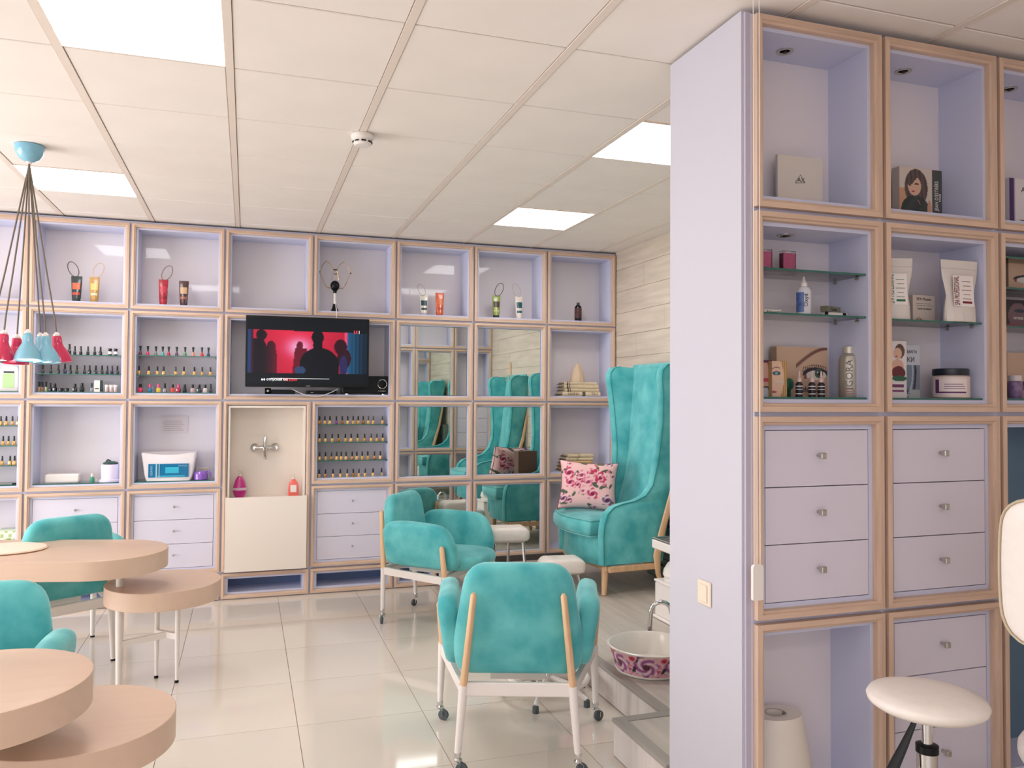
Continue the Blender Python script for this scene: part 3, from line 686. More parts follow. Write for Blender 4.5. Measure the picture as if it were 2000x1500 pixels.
cream(174, 194, 541, 591, (190, 146, 80), (226, 200, 120), (236, 214, 170), 'gold hand cream tube with thin pale cord', (206, 176, 150), 1)
cream(309, 328, 546, 596, (176, 32, 56), (200, 60, 80), (150, 22, 44), 'dark red cream tube with speckled cord', (130, 90, 84), 1)
cream(349, 368, 548, 597, (74, 44, 44), (206, 168, 130), (160, 100, 80), 'dark brown and beige cream tube without cord')
cream(819, 836, 577, 616, (222, 214, 206), (24, 70, 76), (40, 60, 60), 'white cream tube with teal label and pale cord', (196, 176, 160), -1, capc=(190, 186, 190))
cream(850, 867, 572, 617, (214, 96, 56), (226, 120, 70), (190, 74, 50), 'orange cream tube beside the white one')
cream(961, 977, 577, 621, (150, 164, 84), (70, 48, 40), (186, 196, 120), 'olive green cream tube with dark cap and speckled cord', (70, 66, 58), 1, capc=(24, 40, 36))
cream(1006, 1021, 579, 623, (226, 216, 208), (30, 84, 92), (40, 90, 96), 'white cream tube with teal label and thin pale cord, right of the olive one', (196, 180, 170), -1)
t = thing('oil_bottle', 'black bottle with brown label in the top right cube', 'bottle', (at(1129, 627, 1, .08).x, .08, Z0(0)+CI))
obj('bottle', MB().lathe([(.029, 0), (.031, .004), (.031, .12), (.027, .135), (.014, .147)], n=20), mat('dark glass', (22, 20, 26), .15), t)
obj('cap', MB().lathe([(.0135, .147), (.0135, .165), (.012, .167)], n=16), mat('dark gold cap', (84, 64, 54), .4), t)
obj('printed_label', MB().lathe([(.0315, .03), (.0315, .115)], n=20, cap=(False, False)), mat('brown label', (112, 62, 58), .5, col2=(40, 30, 34), scale=60), t)
# -- column 1 row 2
zb = Z0(2)+CI+.007
x0, x1 = at(89, 938, 1, .09).x, at(156, 938, 1, .09).x
t = thing('tissue_box', 'plain white box in the cube behind the lamps, middle row', 'box', ((x0+x1)/2, .11, zb))
obj('box', MB().rbox(-(x1-x0)/2, -.05, 0, (x1-x0)/2, .05, .062, .008), WHITE, t)
obj('lid_seam', MB().box(-(x1-x0)/2-.0005, -.0505, .014, (x1-x0)/2+.0005, .0505, .0155), mat('seam grey', (196, 186, 182), .6), t, smooth=0)
t = thing('serum_bottle', 'tiny green bottle with cream cap beside the white box', 'bottle', (at(180, 940, 1, .07).x, .07, zb))
obj('bottle', MB().lathe([(.014, 0), (.015, .002), (.015, .032), (.008, .04)], n=16), mat('green glass', (80, 156, 124), .2), t); obj('cap', MB().lathe([(.009, .04), (.009, .062), (.007, .063)], n=14), CREAM, t)
x_ = at(215, 940, 1, .09).x
t = thing('wax_heater', 'lilac white wax heater with dark green lid', 'wax heater', (x_, .10, zb))
obj('body', MB().lathe([(.075, 0), (.076, .012), (.062, .018), (.062, .03), (.064, .11), (.058, .125)], n=28), mat('lilac white plastic', (232, 222, 240), .35), t)
obj('lid', MB().lathe([(.05, .125), (.052, .135), (.035, .145), (.01, .148)], n=24), mat('dark green lid', (44, 74, 66), .3), t)
obj('lid_handle', MB().tube([(-.03, 0, .146), (-.02, 0, .158), (.0, 0, .15)], .006, 8), mat('dark green lid', (44, 74, 66)), t)
obj('cable', MB().tube([(-.07, -.02, .006), (-.09, -.035, .004), (-.10, -.02, .01), (-.085, -.01, .012)], .004, 6), WHITE, t)
# -- column 2 row 2: sterilizer
x0, x1 = at(284, 937, 1, .03).x, at(374, 937, 1, .03).x; W = (x1-x0)/2*1.18; xm = (x0+x1)/2
Hs = zpx(330, 888, .03)-zb
t = thing('sterilizer', 'white tool sterilizer with a blue see-through window', 'sterilizer', (xm, .02, zb))
rs = []
for s_, z_ in ((.80, 0), (.84, .008), (.90, .05), (.96, Hs*.7), (1.02, Hs*.95), (1.0, Hs)):
    rs.append([(u_*s_, v_, z_+(abs(u_/W)**2*.018 if z_ > Hs*.9 else 0)) for u_, v_ in rpoly([(-W, .0, .02), (0, -.008, .1), (W, .0, .02), (W, .17, .03), (-W, .17, .03)], 4)])
obj('housing', MB().rings(rs), mat('white plastic', (236, 228, 230), .3), t)
zw0, zw1 = .028, Hs*.66
obj('window', MB().box(-W*.74, -.012, zw0, W*.74, -.002, zw1), mat('blue acrylic', (16, 110, 158), .12, coat=.5), t, smooth=0)
bl2 = mat('light blue glow', (48, 178, 206), .3)
obj('tray', MB().rbox(-W*.12, -.0135, zw0+.03, W*.38, -.012, zw1-.025, .0005).box(-W*.4, -.013, zw0+.004, W*.6, -.012, zw0+.012), bl2, t, smooth=0)
obj('window_stripe', MB().box(-W*.47, -.0135, zw0, -W*.42, -.012, zw1).box(-W*.36, -.0132, zw0, -W*.33, -.012, zw1), mat('pale blue print', (170, 200, 214), .4), t, smooth=0)
text('lettering', 'GERMIX', .022, mat('pale blue print', (170, 200, 214)), t, (-W*.62, -.0125, (zw0+zw1)/2), rot=(PI/2, -PI/2, 0)); text('lettering', 'Germicide', .014, mat('pale blue print', (170, 200, 214)), t, (W*.52, -.0125, zw1-.016))
x_ = at(392, 936, 1, .06).x
pur = mat('purple plastic', (140, 92, 190), .25, coat=.5)
t = thing('purple_wax_pot', 'purple pot with a handle right of the sterilizer', 'pot', (x_, .06, zb))
obj('pot', MB().lathe([(.045, 0), (.050, .004), (.050, .045), (.040, .062), (.02, .066)], n=24), pur, t)
obj('handle', MB().tube([(.03, 0, .058), (.055, -.01, .064), (.072, -.015, .045), (.076, -.015, .015)], [.005, .007, .007, .006], 8), pur, t)
sx_ = at(398, 920, 1, .225)
t = thing('wall_socket', 'cream socket on the back of the sterilizer cube', 'socket', (sx_.x, .2265, sx_.z))
obj('plate', MB().rbox(-.06, -.008, -.025, .04, 0, .03, .003), CREAM, t, smooth=0)
obj('rocker', MB().rbox(-.02, -.011, -.02, .03, -.008, .02, .001), mat('pale cream', (226, 212, 190), .5), t, smooth=0)
a, b_ = at(314, 846, 1, .224), at(368, 812, 1, .224)
t = thing('taped_note', 'white sheet with lines of small print taped at the back of the sterilizer cube', 'note', (a.x, .2255, a.z))
obj('sheet', MB().box(0, -.0012, 0, b_.x-a.x, 0, b_.z-a.z), mat('note paper', (222, 212, 214), .6), t, smooth=0)
ln = MB()
for q in range(6): ln.box(.012+.008*(q % 2), -.0016, .02+q*.014, b_.x-a.x-.03-.01*(q % 3), -.0012, .0235+q*.014)
obj('print_lines', ln, mat('grey ink', (164, 154, 158), .6), t, smooth=0)
# -- towels
def towel(z_, w_, d_, h_, x_, y_, m_, label, stripes=None, group='folded towels by the oak wall', txt=None, fringe=True):
    t = thing('folded_towel', label, 'towel', (x_, y_, z_), random.uniform(-.03, .03), group)
    out = rpoly([(-d_/2, 0, h_*.5), (d_/2, 0, h_*.2), (d_/2, h_, h_*.2), (-d_/2, h_, h_*.5)], 4)
    rs = []
    for q in range(7):
        s_ = q/6; wob = .002*math.sin(q*2.1+z_*90)
        rs.append([(-w_/2+w_*s_, v_[0]*(1-.02*math.sin(q)), v_[1]*(1+wob*20)) for v_ in out])
    obj('cloth', MB().rings(rs), m_, t)
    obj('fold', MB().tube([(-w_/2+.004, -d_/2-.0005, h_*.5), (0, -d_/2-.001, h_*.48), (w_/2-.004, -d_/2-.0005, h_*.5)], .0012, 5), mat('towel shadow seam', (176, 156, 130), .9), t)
    for (a0, a1) in stripes or ():
        obj('woven_stripe', MB().prism([(u_*1.012, v_*1.03-.0003) for u_, v_ in out], lambda u_, v_, q: (q, u_, v_), a0*w_, a1*w_), mat('towel stripe', (96, 84, 78), .9), t)
    if txt: 
        for tx_, xx in txt: text('woven_lettering', tx_, h_*.85, mat('towel lettering', (110, 92, 80), .9), t, (xx*w_, -d_/2-.0012, h_*.5))
    if fringe:
        fr_ = MB()
        for q in range(9): fr_.tube([(-w_/2, -d_/2+.004+q*(d_-.01)/8, h_*.5), (-w_/2-.014, -d_/2+.002+q*(d_-.01)/8, h_*.35), (-w_/2-.026, -d_/2+q*(d_-.01)/8, h_*.1+.002)], .0018, 5)
        obj('fringe', fr_, mat('dark fringe', (90, 84, 76), .9), t, kind='stuff')
    return t
CT = mat('cream terry', (232, 214, 182), .95, var=.05, scale=60, bump=.3); YT = mat('honey terry', (222, 184, 134), .95, var=.05, scale=60, bump=.3)
zt0 = Z0(1)+CI; xt = at(1130, 772, 1, .1).x; hh_ = .038
towel(zt0, .36, .15, hh_, xt, .105, CT, 'cream towel woven with sauna lettering, bottom of the upper stack', txt=[('SAUNA', -.22), ('SAU', .34)], stripes=[(.02, .10)])
towel(zt0+hh_, .33, .14, .03, xt+.005, .105, CT, 'cream towel with dark stripes, second of the upper stack', stripes=[(-.42, -.38), (-.35, -.33)])
towel(zt0+hh_+.03, .32, .14, .03, xt, .105, CT, 'cream towel with dark stripes, third of the upper stack', stripes=[(-.42, -.38), (-.35, -.33)])
towel(zt0+hh_+.06, .31, .13, .026, xt-.004, .105, CT, 'cream towel with dark stripes, top of the upper stack', stripes=[(-.42, -.38), (-.35, -.33)])
t = thing('felt_hat', 'cream felt sauna hat standing like a cone on the towel stack', 'hat', (xt-.01, .10, zt0+hh_+.0865))
obj('hat', MB().lathe([(.062, 0), (.066, .01), (.058, .06), (.043, .11), (.024, .15), (.010, .166), (.002, .17)], n=24, sy=.75), mat('felt', (230, 206, 176), .95), t)
obj('seam', MB().tube([(.0, -.05, .005), (.01, -.043, .06), (.008, -.033, .11), (.002, -.016, .155)], .0015, 5), mat('seam thread', (186, 158, 128), .9), t)
zt1 = Z0(2)+CI; xt = at(1122, 920, 1, .1).x
for q, (m_, nm, h_) in enumerate([(YT, 'honey yellow towel, bottom of the lower stack', .032), (YT, 'honey yellow towel, second of the lower stack', .030), (YT, 'darker honey towel, third of the lower stack', .030), (CT, 'cream towel with a dark stripe, fourth of the lower stack', .026), (CT, 'cream towel, top of the lower stack', .03)]):
    towel(zt1, .27-.006*q, .14, h_, xt+.008*q, .105, m_, nm+' by the oak wall', stripes=[(-.10, -.08), (-.04, -.03)] if q > 2 else None); zt1 += h_
# ================================================================== PILLAR AND NEAR CABINET
YR, CXR, CWR = -4.190, 4.52242, .52062
ZR = [.0, .157, .823, 1.489, 2.15526, 2.8015]
pp = struct('wall_pillar', MB().box(4.496, YR+.012, 0, 4.514, -3.7195, ZC-.013).box(4.514, -3.985, 0, X1, -3.955, ZC-.013), PILL)
o = obj('edge_strip', MB().box(4.504, YR, 0, CXR, YR+.02, ZC-.02), mat('lavender edging', (186, 180, 198), .4), pp, smooth=0)
BD = .205
def rc(c, z0, z1, label, **k):
    k.setdefault('back', BACKR); k.setdefault('group', 'tall framed cubes of the near cabinet')
    return cell(CXR+CWR*c, z0, CWR, z1-z0, YR, label, depth=BD, **k)
rc(0, ZR[4], ZR[5], 'near cabinet top cube with a white folder, beside the pillar', spot=True)
rc(1, ZR[4], ZR[5], 'near cabinet top cube holding the portrait box', spot=True)
rc(2, ZR[4], ZR[5], 'near cabinet top cube at the right photo edge', spot=True)
g0 = [at(1600, 529, 1, YR+.01).z-ZR[3], at(1600, 614, 1, YR+.01).z-ZR[3]]
g1 = [at(1840, 627, 1, YR+.01).z-ZR[3]]
g2 = [at(1985, 502, 1, YR+.01).z-ZR[3], at(1985, 562, 1, YR+.01).z-ZR[3], at(1985, 637, 1, YR+.01).z-ZR[3]]
rc(0, ZR[3], ZR[4], 'near cabinet cube with two glass shelves and the eye poster box', shelves=g0, bottom_glass=True, spot=True)
rc(1, ZR[3], ZR[4], 'near cabinet cube with white pouches on one glass shelf', shelves=g1, bottom_glass=True)
rc(2, ZR[3], ZR[4], 'near cabinet glass shelf cube at the right photo edge', shelves=g2, bottom_glass=True)
rc(0, ZR[2], ZR[3], 'near cabinet three drawer cube beside the pillar', kind='drawers', knob='square')
rc(1, ZR[2], ZR[3], 'near cabinet three drawer cube beside the white chair back', kind='drawers', knob='square')
slate = mat('slate blue laminate', (96, 122, 140), .45)
rc(2, ZR[2], ZR[3], 'near cabinet open slate cube behind the white chair back', sidem=LAV, back=slate)
rc(0, ZR[1], ZR[2], 'near cabinet lowest cube with the paper roll')
rc(1, ZR[1], ZR[2], 'near cabinet lowest three drawer cube behind the round stool', kind='drawers', knob='square')
rc(2, ZR[1], ZR[2], 'near cabinet lowest open cube at the right photo edge', back=slate)
for r_ in range(4): rc(3, ZR[r_+1], ZR[r_+2], 'near cabinet cube outside the photo at the right, %s from the floor' % ORD[r_])
struct('baseboard_right', MB().box(CXR, YR+.01, 0, CXR+CWR*4, YR+BD, ZR[1]), LAV)
# rear face of the same block, seen in the mirrors
YB = -3.7195
for c in range(3):
    for r_ in range(4):
        z0, z1 = ([.0, .157, .823, 1.489, 2.15526, 2.8015][r_+1], [.0, .157, .823, 1.489, 2.15526, 2.8015][r_+2])
        kd = 'mirror' if c == 1 and r_ < 3 else ('drawers' if c == 2 and r_ == 1 else 'open')
        cell(4.514+(c+1)*.518, z0+.002, .518, z1-z0, YB, 'rear cube of the near cabinet, %s column from the pillar, %s row from the floor' % (ORD[c], ORD[r_]), kind=kd, depth=.22, rz=PI, group='rear cubes seen in the mirrors', back=BACKR)
# switch
sp = at(1378, 1158, 0, 4.496)
t = thing('light_switch', 'cream rocker light switch on the white pillar', 'light switch', (4.496, sp.y, sp.z))
obj('plate', MB().rbox(-.008, -.040, -.042, 0, .040, .042, .003), mat('cream switch', (236, 220, 200), .4), t)
obj('rocker', MB().rbox(-.013, -.024, -.030, -.008, .024, .030, .002), mat('cream switch', (236, 220, 200)), t)
# blind chain with weight
yb_ = -4.245; w0, w1 = at(1469, 1137, 1, yb_).x, at(1489, 1137, 1, yb_).x; xm = (w0+w1)/2; zt_, zl = at(1479, 1102, 1, yb_).z, at(1479, 1172, 1, yb_).z
t = thing('blind_chain', 'white blind chain with a rounded plastic weight hanging by the pillar edge', 'blind cord', (xm, yb_, 0))
o2 = rpoly([(-(w1-w0)/2, zl, .004), ((w1-w0)/2, zl, .004), ((w1-w0)/2, zt_, .013), (-(w1-w0)/2, zt_, .013)], 4)
obj('weight', MB().prism(o2, lambda u_, v_, q: (u_, -q, v_), .006, -.006), WHITE, t)
for s_ in (-1, 1): obj('chain', MB().tube([(s_*.011, 0, zt_-.01), (s_*.011, 0, 2.0), (s_*.011, 0, ZC)], .0014, 5), WHITE, t)
# -- goods in the near cabinet
def rz_(r_): return ZR[r_]+CI
G = .007
def pbox(name, cat, label, px0, px1, pyt, pyb, y, zb_, d, fn, nx, ny, side, rz=0, **k):
    a_, b_ = at(px0, pyb, 1, y), at(px1, pyb, 1, y); h_ = at((px0+px1)/2, pyt, 1, y).z-at((px0+px1)/2, pyb, 1, y).z; w_ = b_.x-a_.x
    t = thing(name, label, cat, (a_.x, y, zb_), rz)
    obj('box', MB().box(0, .0006, 0, w_, d, h_), mat('board %d %d %d' % side, side, .6), t, smooth=0)
    printed('front_print', w_, h_, nx, ny, fn, t, (0, 0, 0)); return t, w_, h_
def E_(u_, v_, a_, b_, ra, rb): return ((u_-a_)/ra)**2+((v_-b_)/rb)**2
INK = mat('grey ink dark', (84, 80, 84), .6); INKR = mat('maroon ink', (120, 24, 44), .6); INKG = mat('green ink', (40, 110, 80), .6); WINK = mat('white ink', (232, 228, 224), .5)
t, w_, h_ = pbox('folder', 'folder', 'plain white presentation folder with a small triangle emblem', 1519, 1607, 286, 391, -4.06, rz_(4), .012, lambda u_, v_: (216, 206, 196), 2, 2, (206, 198, 190))
t.location.z = rz_(4)
tri = MB(); q = [(w_*.38, h_*.50), (w_*.50, h_*.66), (w_*.60, h_*.52)]
tri.tube([(q[0][0], -.0012, q[0][1]), (q[1][0], -.0012, q[1][1]), (q[2][0], -.0012, q[2][1]), (q[0][0], -.0012, q[0][1])], .0009, 4)
obj('emblem', tri, INK, t); text('emblem_letters', 'AX', .022, INK, t, (w_*.51, -.0008, h_*.56))
def lady(u_, v_):
    if u_ > .765: return (66, 70, 70)
    c = (206, 192, 182)
    if u_ < .2 and v_ < .6: c = (200, 150, 118)
    if E_(u_, v_, .13, .05, .2, .12) < 1: c = (196, 140, 118)
    if E_(u_, v_, .39, .62, .27, .36) < 1: c = mixc((70, 58, 58), (96, 80, 80), .5+.5*math.sin(u_*60+v_*9))
    if E_(u_, v_, .37, .20, .33, .27) < 1 or (E_(u_, v_, .34, .36, .13, .12) < 1 and v_ < .4): c = mixc((34, 48, 50), (52, 60, 62), .5+.5*math.sin(u_*20-v_*14))
    if E_(u_, v_, .35, .65, .155, .185) < 1 and not (u_ < .24+(v_-.62)*.9 and v_ > .68): c = (212, 170, 148)
    if E_(u_, v_, .40, .69, .055, .018) < 1 or E_(u_, v_, .24, .66, .04, .016) < 1: c = (70, 56, 58)
    if E_(u_, v_, .32, .545, .045, .018) < 1: c = (176, 70, 74)
    if E_(u_, v_, .70, .2, .05, .2) < 1: c = (196, 146, 120)
    if abs((u_-.46)*1.6+(v_-.34)) < .012 and .3 < v_ < .39: c = (206, 120, 130)
    return c
t, w_, h_ = pbox('portrait_box', 'box', 'box printed with a dark haired woman and a black lettered strip', 1757, 1840, 313, 414, -4.08, rz_(4), .035, lady, 70, 88, (190, 176, 166))
text('brand_lettering', "JEAN D'ESTRÉES", .024, WINK, t, (w_*.87, -.0008, h_*.5), rot=(PI/2, -PI/2, 0), sx=.66); text('brand_lettering', 'PARIS', .012, WINK, t, (w_*.95, -.0008, h_*.47), rot=(PI/2, -PI/2, 0))
t, w_, h_ = pbox('white_carton', 'carton', 'white carton with a purple spine at the right photo edge, top cube', 1972, 2040, 338, 434, -4.10, rz_(4), .06, lambda u_, v_: (60, 20, 92) if u_ < .12 else (222, 214, 218), 17, 4, (214, 208, 212))
text('lettering', 'ARAVIA', .03, INK, t, (w_*.62, -.0008, h_*.78)); obj('rule', MB().box(w_*.3, -.0008, h_*.16, w_*.95, -.0002, h_*.175).box(w_*.3, -.0008, h_*.12, w_*.95, -.0002, h_*.13), INK, t, smooth=0)
# row 1 cube 0
rose = mat('pink translucent box', (206, 96, 140), .3, var=.12, scale=90)
for k_, (a_, b_, tt) in enumerate([(1490, 1503, 482), (1526, 1549, 491)]):
    xa, xb = at(a_ if k_ else 1484, 530, 1, -4.07).x, at(b_, 530, 1, -4.07).x
    t = thing('pink_packet', ('left of two pink boxed samples, half behind the frame', 'right of two pink boxed samples on the top glass shelf')[k_], 'packet', ((xa+xb)/2, -4.07, ZR[3]+g0[0]), 0, 'pink samples')
    h_ = .075; obj('box', MB().rbox(-(xb-xa)/2, -.012, 0, (xb-xa)/2, .012, h_, .001), rose, t, smooth=0)
    obj('clear_sleeve', MB().box(-(xb-xa)/2-.0015, -.0135, 0.0005, (xb-xa)/2+.0015, .0135, h_+.007), GLASS, t, smooth=0)
xo = at(1570, 612, 1, -4.12).x
t = thing('dropper_bottle', 'white and blue squeeze bottle with pointed nozzle on the lower glass shelf', 'bottle', (xo, -4.12, ZR[3]+g0[1]), -.6)
obj('bottle', MB().lathe([(.023, 0), (.0245, .003), (.0245, .085), (.018, .097), (.012, .1)], n=20, sy=.75), mat('white bottle', (216, 214, 222), .35), t)
obj('nozzle', MB().lathe([(.012, .1), (.012, .112), (.007, .118), (.003, .135)], n=14), WHITE, t)
obj('blue_label', MB().rings([[(.025*math.cos(a), .0188*math.sin(a), z_) for a in [-PI+.1+j*.16 for j in range(10)]] for z_ in (.012, .08)], closed=False, cap=(False, False)), mat('blue label', (58, 92, 160), .4, col2=(110, 130, 180), scale=50), t)
text('lettering', 'Oxyd', .020, mat('navy ink', (30, 38, 70), .5), t, (.006, -.0200, .052), rot=(PI/2, -PI/2, 0))
olive = mat('olive card', (120, 116, 96), .5)
t = thing('tint_box', 'olive hair tint carton lying slanted on top of another', 'carton', (at(1622, 607, 1, -4.1).x, -4.1, ZR[3]+g0[1]+.0185), .35)
obj('box', MB().box(-.045, -.012, 0, .045, .012, .02), olive, t, smooth=0); text('lettering', 'Cream', .014, mat('navy ink', (30, 38, 70)), t, (0, -.0125, .010))
t = thing('tint_box', 'white hair tint carton lying under the olive one', 'carton', (at(1628, 612, 1, -4.1).x, -4.1, ZR[3]+g0[1]), .05)
obj('box', MB().box(-.05, -.012, 0, .05, .012, .018), mat('white card', (236, 230, 222)), t, smooth=0)
obj('printed_band', MB().box(.03, -.0126, 0, .045, -.012, .018).box(-.05, -.0126, 0, -.035, -.012, .018), BLACK, t, smooth=0)
t = thing('tint_box', 'small black and white carton at the left end of the lower glass shelf', 'carton', (at(1497, 608, 1, -4.1).x, -4.1, ZR[3]+g0[1]), 0)
obj('box', MB().box(-.04, -.012, 0, .05, .012, .018), mat('white card', (236, 230, 222)), t, smooth=0); text('lettering', 'RefectoCil', .013, BLACK, t, (.02, -.0126, .009))
t2_ = obj('dark_band', MB().box(-.04, -.0126, .0, -.02, -.012, .018), BLACK, t, smooth=0)
SK = (190, 156, 134)
def eye(u_, v_, cu=.73, cv=.47, s=1.0):
    c = mixc((206, 174, 150), (168, 136, 116), u_*.25+.5*(1-v_))
    bt = (v_-(.62+.36*math.sin(min(1, max(0, (u_-.38)/.6))*1.5)))
    if .38 < u_ and abs(bt) < .055*(1.3-u_*.7): c = mixc((96, 60, 58), c, abs(bt)/.07)
    e = E_(u_, v_, cu+.03, cv-.02, .22, .13)
    if e < 1.35 and v_ > cv-.03: c = (44, 36, 44)
    if abs(e-1.9) < .6 and v_ > cv+.03 and math.sin(u_*170-v_*20) > .3 and u_ > .5: c = (56, 42, 48)
    if E_(u_, v_, cu+.05, cv-.03, .20, .10) < 1: c = (206, 202, 196)
    if E_(u_, v_, cu+.10, cv+.01, .085, .095) < 1: c = (66, 88, 80)
    if E_(u_, v_, cu+.10, cv+.01, .04, .045) < 1: c = (14, 22, 24)
    if E_(u_, v_, cu+.075, cv+.03, .014, .016) < 1: c = (240, 240, 236)
    if E_(u_, v_, cu-.17, cv-.06, .03, .05) < 1: c = (130, 70, 66)
    return c
zb1 = rz_(3)+G
t, w_, h_ = pbox('eye_poster_box', 'box', 'large beige box printed with a green eye', 1517, 1616, 680, 778, -4.05, zb1, .035, eye, 110, 100, (190, 160, 130))
text('lettering', 'Refectocil', .028, mat('navy ink', (30, 38, 70)), t, (w_*.66, -.0008, h_*.155)); 
for k_, (px, tt) in enumerate([(1561, 735), (1586, 735), (1604, 735)]):
    x_ = at(px, 778, 1, -4.11).x
    t = thing('serum_bottle', '%s small black labelled dropper bottle in front of the eye box' % ('left', 'middle', 'right')[k_], 'bottle', (x_, -4.11, zb1), 0, 'dropper bottles before the eye box')
    obj('bottle', MB().lathe([(.0115, 0), (.012, .002), (.012, .045), (.007, .052)], n=16), mat('dark label', (40, 36, 46), .4), t)
    obj('nozzle', MB().lathe([(.0085, .052), (.0085, .064), (.004, .07), (.003, .09)], n=14), mat('blush plastic', (214, 186, 178), .4), t)
    obj('label_lines', MB().lathe([(.0123, .036), (.0123, .039)], n=16, cap=(False, False)).lathe([(.0123, .026), (.0123, .028)], n=16, cap=(False, False)).lathe([(.0123, .010), (.0123, .013)], n=16, cap=(False, False)), mat('white paper', (240, 232, 228)), t)
def blonde(u_, v_):
    c = (222, 186, 162)
    if u_ > .55+.25*math.sin(v_*3): c = mixc((206, 170, 110), (160, 118, 70), .5+.5*math.sin(u_*50+v_*4))
    if E_(u_, v_, .30, .66, .27, .06) < 1: c = (60, 84, 96)
    if E_(u_, v_, .3, .66, .09, .04) < 1: c = (120, 170, 176)
    if abs(v_-.78-.05*math.sin(u_*5)) < .015 and u_ < .55: c = (130, 96, 80)
    if E_(u_, v_, .12, .14, .2, .03) < 1: c = (170, 80, 84)
    return c
t, w_, h_ = pbox('photo_card_box', 'box', 'narrow box printed with half a blonde face', 1508, 1537, 708, 778, -4.12, zb1, .02, blonde, 30, 60, (200, 160, 110))
text('lettering', 'tereza', .014, WINK, t, (w_*.45, -.0008, h_*.42))
def redh(u_, v_):
    c = (206, 164, 150)
    if u_ > .8-.5*(v_-.4)**2 or v_ > .92: c = (84, 44, 60)
    if E_(u_, v_, .55, .46, .3, .05) < 1: c = (186, 70, 90)
    if v_ < .25 and u_ < .9-v_: c = (190, 196, 206)
    elif v_ < .3: c = (40, 36, 50)
    return c
pbox('photo_card_box', 'box', 'narrow box with a red lipped face, half behind the frame', 1482, 1508, 706, 778, -4.10, zb1, .02, redh, 26, 50, (84, 50, 62))
t = thing('green_flower_clip', 'small dark green round clip between the face box and eye box', 'clip', (at(1540, 745, 1, -4.075).x, -4.075, zb1))
obj('disc', MB().rings([[(.016*k_*math.cos(2*PI*j/20), yy, .045+.02*k_*math.sin(2*PI*j/20)) for j in range(20)] for k_, yy in ((1, 0), (1, -.008), (.5, -.01))]), mat('bottle green', (24, 84, 70), .3), t); obj('stand', MB().box(-.005, -.006, 0, .005, 0, .03), mat('bottle green', (24, 84, 70)), t, smooth=0)
silv = mat('satin silver bottle', (186, 180, 168), .35, metal=.55)
t = thing('spray_can', 'tall satin silver bottle with vertical lettering, right of the eye box', 'bottle', (at(1658, 776, 1, -4.1).x, -4.1, zb1), -.70)
t.scale = (.95, .95, .94)
obj('bottle', MB().lathe([(.034, 0), (.0355, .003), (.0355, .135), (.030, .155), (.018, .166)], n=28), silv, t)
obj('cap', MB().lathe([(.0195, .166), (.0195, .19), (.018, .192)], n=24), mat('pale champagne cap', (206, 198, 186), .3, metal=.4), t)
text('brand_lettering', 'IGORA', .036, mat('grey print', (120, 110, 104), .5), t, (.002, -.0362, .085), rot=(PI/2, -PI/2, 0)); obj('small_print', MB().box(-.018, -.0362, .022, .018, -.0352, .024).box(-.018, -.0362, .030, .018, -.0352, .032).box(-.018, -.0362, .014, .018, -.0352, .016), mat('red print', (170, 110, 96), .5), t, smooth=0)
obj('emblem', MB().lathe([(.003, 0), (.002, .004)], c=(0, -.0355, .132), n=8), BLACK, t)
# row 1 cube 1: pouches
POU = mat('white pouch foil', (222, 214, 208), .4, bump=.15, scale=14)
def pouch(px0, px1, pyt, pyb, y, label, txt, ink, rz=0):
    a_, b_ = at(px0, pyb, 1, y), at(px1, pyb, 1, y); w_ = b_.x-a_.x; h_ = at(px0, pyt, 1, y).z-at(px0, pyb, 1, y).z
    t = thing('foil_pouch', label, 'pouch', ((a_.x+b_.x)/2, y, ZR[3]+g1[0]), rz, 'white foil pouches')
    rs = []; n = 24
    for s_, kx, ky in ((0, .80, .055), (.03, .82, .06), (.22, .80, .055), (.42, .72, .038), (.55, .80, .03), (.72, .93, .02), (.86, .98, .006), (1, 1.0, .003)):
        rs.append([(kx*w_/2*math.cos(2*PI*j/n)*(1+.0*j), ky/2*math.sin(2*PI*j/n)*(1+.12*math.sin(3*j+s_*9)), s_*h_) for j in range(n)])
    obj('pouch', MB().rings(rs), POU, t)
    obj('seal', MB().box(-w_*.49, -.0035, h_*.86, w_*.49, -.0025, h_*.865), mat('pouch seam', (190, 180, 174), .5), t, smooth=0)
    L = thing_label(t, w_, h_, txt, ink); return t
def thing_label(t, w_, h_, txt, ink):
    o = obj('sticker', MB().box(-w_*.26, -.0, 0, w_*.28, .0012, h_*.5), mat('white paper', (240, 232, 228)), t, smooth=0, loc=(-w_*.05, -.0275, h_*.24), rot=(-.06, 0, 0))
    text('lettering', txt, .034, ink, o, (-w_*.17, -.001, h_*.25), rot=(PI/2, -PI/2, 0), sx=.35)
    mb_ = MB()
    for q, (a_, b_) in enumerate([(-.02, .2), (0, .18), (-.04, .22), (0, .2), (-.03, .2)]): mb_.box(a_*w_, -.0006, h_*(.12+q*.07), b_*w_, 0, h_*(.12+q*.07)+.0018)
    mb_.box(-.03*w_, -.0006, h_*.05, .22*w_, 0, h_*.085)
    obj('small_print', mb_, ink, o, smooth=0); return o
pouch(1838, 1910, 507, 628, -4.172, 'white foil pouch with maroon vertical lettering', 'SPA PROFESSIONAL', INKR)
pouch(1720, 1777, 500, 622, -4.140, 'white foil pouch with green lettering, half behind the frame', 'SPA PROFESSIONAL', INKG, -.25)
t, w_, h_ = pbox('cream_carton', 'carton', 'small cream carton with printed text between the two pouches', 1783, 1826, 569, 624, -4.08, ZR[3]+g1[0], .03, lambda u_, v_: (150, 130, 96) if E_(u_, v_, .28, .1, .2, .12) < 1 and math.sin(u_*40)*math.sin(v_*50) > -.3 else (224, 208, 196), 24, 30, (206, 192, 182))
